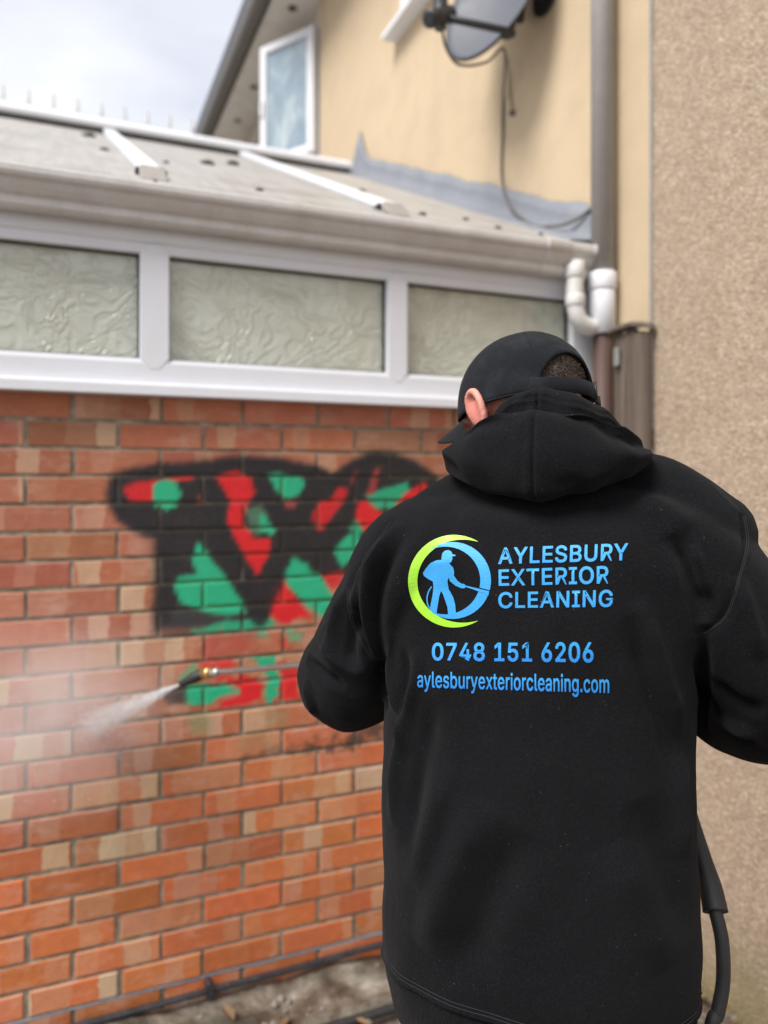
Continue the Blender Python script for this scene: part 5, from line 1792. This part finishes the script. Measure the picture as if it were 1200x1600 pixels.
# stitch lines along the seams
b = MB()
for k in range(6):
    for da in (-.022, .022):
        a = R(60 * k) + da
        b.tube([cap_pt(a, t, .0012) for t in np.linspace(0.04, 0.97, 18)], .00045, 4)
part('seam_stitching', b.mesh('seam_stitching', M['stitch']), cap)
# strap
b = MB()
vv = []
arr = np.linspace(-TH0 - .10, TH0 + .06, 40)
for a in arr:
    for (off, z) in ((.0015, .000), (.0028, .0010), (.0030, .011), (.0028, .0205), (.0015, .0215), (-.0005, .011)):
        sag = -.002 * math.cos(a / TH0 * 1.3)
        vv.append(cc((CA + off) * math.sin(a), -(CB + off) * math.cos(a), z - .003 + sag))
n6 = 6
ff = [(i * n6 + j, i * n6 + (j + 1) % n6, (i + 1) * n6 + (j + 1) % n6, (i + 1) * n6 + j) for i in range(len(arr) - 1) for j in range(n6)] + [tuple(range(n6)), tuple((len(arr) - 1) * n6 + j for j in range(n6))]
b.add(vv, ff, True)
strap = part('strap', b.mesh('strap', M['cap_cotton']), cap)
b = MB()
for z0 in (-.005, .0195):
    b.tube([cc((CA + .004) * math.sin(a), -(CB + .004) * math.cos(a), z0 + .002) for a in np.linspace(TH0 - .06, TH0 + .07, 5)], .0022, 8)
for a in (TH0 - .06, TH0 + .07):
    b.tube([cc((CA + .004) * math.sin(a), -(CB + .004) * math.cos(a), z) for z in (-.003, .022)], .0022, 8)
b.tube([cc((CA + .006) * math.sin(TH0 + .06), -(CB + .006) * math.cos(TH0 + .06), z) for z in (-.010, .004)], .004, 8)
part('buckle', b.mesh('buckle', M['dark_plastic']), cap)
# peak
vv, ff = [], []
NU, NV = 34, 12
for top_ in (0, 1):
    for i in range(NV + 1):
        for j in range(NU + 1):
            u = -1 + 2 * j / NU
            a = R(66) * u
            bx, by = CA * math.sin(a), CB * math.cos(a)
            reach = .072 * (1 - abs(u) ** 2.6)
            v_ = i / NV
            x = bx * (1 + .04 * v_); y = by + reach * v_
            curve = -.020 * (x / CA) ** 2 - .010 * v_ - .018 * (x / CA) ** 2 * v_
            vv.append(cc(x, y, .004 + curve + .0022 * top_))
k1 = (NV + 1) * (NU + 1)
for i in range(NV):
    for j in range(NU):
        p0 = i * (NU + 1) + j
        ff.append((p0, p0 + 1, p0 + NU + 2, p0 + NU + 1)); ff.append((k1 + p0, k1 + p0 + NU + 1, k1 + p0 + NU + 2, k1 + p0 + 1))
for j in range(NU):
    p0 = NV * (NU + 1) + j; ff.append((p0, p0 + 1, k1 + p0 + 1, k1 + p0))
    ff.append((j + 1, j, k1 + j, k1 + j + 1))
b = MB(); b.add(vv, ff, True); part('peak', b.mesh('peak', M['cap_cotton']), cap)

# ---- trousers and shoes
tm = MB()
loft(tm, [superring(.2085, 1.056, z, a, b_, YAW, 40, 2.3) for z, a, b_ in ((-.86, .13, .10), (-.80, .175, .115), (-.74, .186, .115), (-.66, .187, .113), (-.62, .185, .11))])
for s in (-1, 1):
    hipp, kne, ank = LEGS[s]
    limb(tm, [hipp + Vector((0, 0, .02)), hipp.lerp(kne, .5), kne, kne.lerp(ank, .5), ank + Vector((0, 0, .0))], [.100, .090, .076, .068, .060], 24)
tme = remesh(tm, .007, 4, 'trousers', M['black_trousers'])
co = coords(tme); no = normals(tme)
set_co(tme, co + no * np.array([.004 * noise.fractal(Vector((p[0] * 12, p[1] * 12, p[2] * 6)), .8, 2, 3) for p in co])[:, None])
part('trousers', tme, man)
for s in (-1, 1):
    _, _, ank = LEGS[s]
    b = MB()
    sh = [(-.055, .030, .026, .034), (-.045, .034, .034, .040), (0, .036, .038, .046), (.05, .044, .030, .036), (.11, .046, .026, .030), (.155, .040, .022, .024), (.178, .024, .018, .016)]
    rg = []
    for y, hw, zc, hh in sh:
        rg.append([bp(s * .118 + hw * math.cos(t) + s * y * .1, y, max(.012, zc + .012 + hh * math.sin(t))) for t in np.linspace(0, 2 * math.pi, 20, endpoint=False)])
    loft(b, rg)
    so_ = part('shoe', b.mesh('shoe', M['shoe_black']), man)
    b = MB()
    rg = [[bp(s * .118 + (hw + .003) * math.cos(t) + s * y * .1, y, z) for z in (0,) for t in (0,)] for y, hw, *_ in sh]
    ol = [bp(s * .118 + (hw + .003) + s * y * .1, y, 0) for y, hw, *_ in sh] + [bp(s * .118 - (hw + .003) + s * y * .1, y, 0) for y, hw, *_ in sh[::-1]]
    b.prism([(p.x, p.y) for p in ol], 2, -.004, .016)
    part('sole', b.mesh('sole', M['black_rubber']), so_)

# ------------------------------------------------------------------ the pressure washer lance with its hose
gun = empty('pressure_washer_lance', RH)
tag(gun, 'steel pressure washer lance with black trigger gun, held in both hands towards the wall', 'lance')
def gpart(name, mb, mat, parent=None):
    o = link(name, mb.mesh(name, mat)); o.parent = parent or gun
    if not parent: o.matrix_parent_inverse = Matrix.Translation(-RH)
    return o
b = MB(); b.tube([RH + LD * .09, NZ - LD * .045], .0065, 12); gpart('lance_tube', b, M['steel'])
b = MB(); b.tube([LH - LD * .075, LH - LD * .072, LH + LD * .072, LH + LD * .075], [.010, .0125, .0125, .010], 14); gpart('lance_grip', b, M['black_rubber'])
b = MB(); b.tube([NZ - LD * .055, NZ - LD * .052, NZ - LD * .03, NZ - LD * .027], [.008, .0105, .0105, .008], 12); gpart('coupling', b, M['steel'])
b = MB(); b.tube([NZ - LD * .026, NZ - LD * .024, NZ - LD * .014, NZ - LD * .012, NZ - LD * .002, NZ], [.010, .014, .0145, .0125, .0145, .011], 14); gpart('collar', b, M['brass'])
JET = on_wall(140, 1135)
JETW = WM @ JET
TIP = at(281, 1069, 1.84)
ND = (TIP - NZ).normalized()
b = MB(); b.tube([NZ, NZ + ND * .01, NZ + ND * .03, TIP - ND * .012, TIP], [.009, .0135, .013, .009, .006], 14); gpart('nozzle', b, M['black_rubber'])
b = MB()
UPV = (-HD + LD * LD.dot(HD)).normalized()
b.tube([RH - LD * .05, RH - LD * .045, RH + LD * .09, RH + LD * .10], [.014, .021, .019, .012], 16)
b.tube(spline([RH - LD * .01, RH + HD * .03 - LD * .005, RH + HD * .09, RH + HD * .145], 5), .0155, 16)
b.tube(spline([RH + LD * .075 - UPV * .01, RH + LD * .075 + HD * .07, RH + LD * .05 + HD * .125, RH + HD * .14], 5), .0045, 8)
gb_ = gpart('trigger_gun', b, M['dark_plastic'])
b = MB(); b.tube(spline([RH + LD * .03 + HD * .012, RH + LD * .036 + HD * .04, RH + LD * .028 + HD * .075], 5), .006, 10); gpart('trigger', b, M['black_rubber'], gb_)
HB = RH + HD * .145
S1, S2 = at(1098, 1345, 1.10), at(1118, 1425, 1.06)
b = MB()
P, r_ = spline([HB, HB.lerp(S1, .6), S1, at(1110, 1385, 1.08), S2], 6, [.011, .0125, .0135, .0155, .0170])
b.tube(P, r_, 16); gpart('strain_relief', b, M['black_rubber'])
b = MB()
P = spline([at(1112, 1405, 1.07), S2, at(1128, 1470, 1.05), at(1130, 1530, 1.045), at(1122, 1580, 1.04), at(1108, 1640, 1.03), Vector((.41, 1.01, .42)), Vector((.39, .98, .18)), Vector((.42, .90, .045)), Vector((.55, .74, .012)), Vector((.72, .35, .012)), Vector((.62, -.25, .012)), Vector((.2, -.7, .012))], 10)
b.tube(P, .0093, 14); gpart('hose', b, M['black_rubber'])

# ------------------------------------------------------------------ water: the fan of the jet and the mist it throws up
def vol_object(name, mesh_mb, mat, mw, lab=None, cat=None):
    o = mesh_mb.build(name, mat); o.matrix_world = mw
    return o


jl = (JETW - TIP).length
def jet_density(w):
    x, y, z = w.sep(w.coord('Object'))[:3]
    rr = w.math('SQRT', w.math('ADD', w.math('MULTIPLY', x, x), w.math('MULTIPLY', y, y)))
    cone = w.math('ADD', 0.004, w.math('MULTIPLY', z, 0.115))
    q_ = w.math('DIVIDE', rr, cone)
    fall = w.math('POWER', w.math('SUBTRACT', 1.0, q_, clamp=True), 1.2)
    n_ = w.noise(w.mapping(w.coord('Object'), (60, 60, 14)), 1.0, 3, 0.6)
    zf = w.math('DIVIDE', 1.0, w.math('ADD', 0.02, w.math('MULTIPLY', z, 1.6)))
    return w.math('MULTIPLY', w.math('MULTIPLY', fall, w.math('MULTIPLY', zf, 13.0)), w.ramp(n_, [(0.3, 0.35), (0.65, 1.3)]))
mat_volume('jet_water', jet_density)
def mist_density(w):
    c = w.coord('Object')
    ln = w.n('ShaderNodeVectorMath', operation='LENGTH'); w.put(ln.inputs[0], c)
    f = w.math('POWER', w.math('SUBTRACT', 1.0, ln.outputs['Value'], clamp=True), 1.3)
    n_ = w.noise(c, 2.2, 4, 0.6)
    return w.math('MULTIPLY', w.math('MULTIPLY', f, 6.5), w.ramp(n_, [(0.32, 0.25), (0.7, 1.3)]))
mat_volume('mist_water', mist_density)
jm = MB()
jm.tube([(0, 0, 0.0), (0, 0, jl * .33), (0, 0, jl * .66), (0, 0, jl * 0.985)], [.005, .005 + .2 * jl * .33, .005 + .2 * jl * .66, .005 + .2 * jl], 24)
jo = jm.build('water_jet', M['jet_water'])
jo.matrix_world = Matrix.Translation(TIP) @ (JETW - TIP).to_track_quat('Z', 'Y').to_matrix().to_4x4()
tag(jo, 'white fan of water shooting from the nozzle at the brick wall', 'water jet')
mm = MB(); ellipsoid(mm, (0, 0, 0), (1, 1, 1), None, 32, 20)
mo = mm.build('mist', M['mist_water'])
mc = on_wall(70, 1120, -0.20)
mo.matrix_world = WM @ Matrix.Translation(mc) @ Matrix.Diagonal((0.36, 0.185, 0.30, 1))
tag(mo, kind='stuff')

# streaks and drops of water in the fan and bouncing off the bricks
t = NT('water_drops')
t.set(col=(0.86, 0.89, 0.92), rough=0.3, spec=0.6, trans=0.0)
M['water_drops'] = t.m
dm = MB()
JD = (JETW - TIP).normalized()
ju = JD.cross(Vector((0, 0, 1))).normalized(); jv = ju.cross(JD)
def sliver(p, d, ln, r_):
    d = d.normalized(); a = d.cross(Vector((.3, .5, .8))).normalized(); c = d.cross(a)
    q = [p - d * ln / 2, p + d * ln / 2] + [p + (a * math.cos(k) + c * math.sin(k)) * r_ for k in (0, 2.09, 4.19)]
    dm.add(q, [(0, 2, 3), (0, 3, 4), (0, 4, 2), (1, 3, 2), (1, 4, 3), (1, 2, 4)], True)
for i in range(420):
    z = jl * rng.random() ** 0.8
    sp_ = rng.normal(0, .055, 2)
    d = (JD + ju * sp_[0] + jv * sp_[1]).normalized()
    sliver(TIP + d * z, d, rng.uniform(.010, .040), rng.uniform(.0005, .0014))
wn_ = (WM.to_3x3() @ Vector((0, -1, 0)))
for i in range(170):
    a = rng.uniform(0, 6.28); rr = abs(rng.normal(0, .14)); up_ = abs(rng.normal(0, .05))
    p = JETW + (WM.to_3x3() @ Vector((math.cos(a) * rr, 0, math.sin(a) * rr))) + wn_ * (.01 + up_)
    sliver(p, (p - JETW) + wn_ * .02 + Vector((0, 0, -.02)), rng.uniform(.002, .009), rng.uniform(.0004, .0012))
do = dm.build('water_drops', M['water_drops'])
tag(do, kind='stuff')
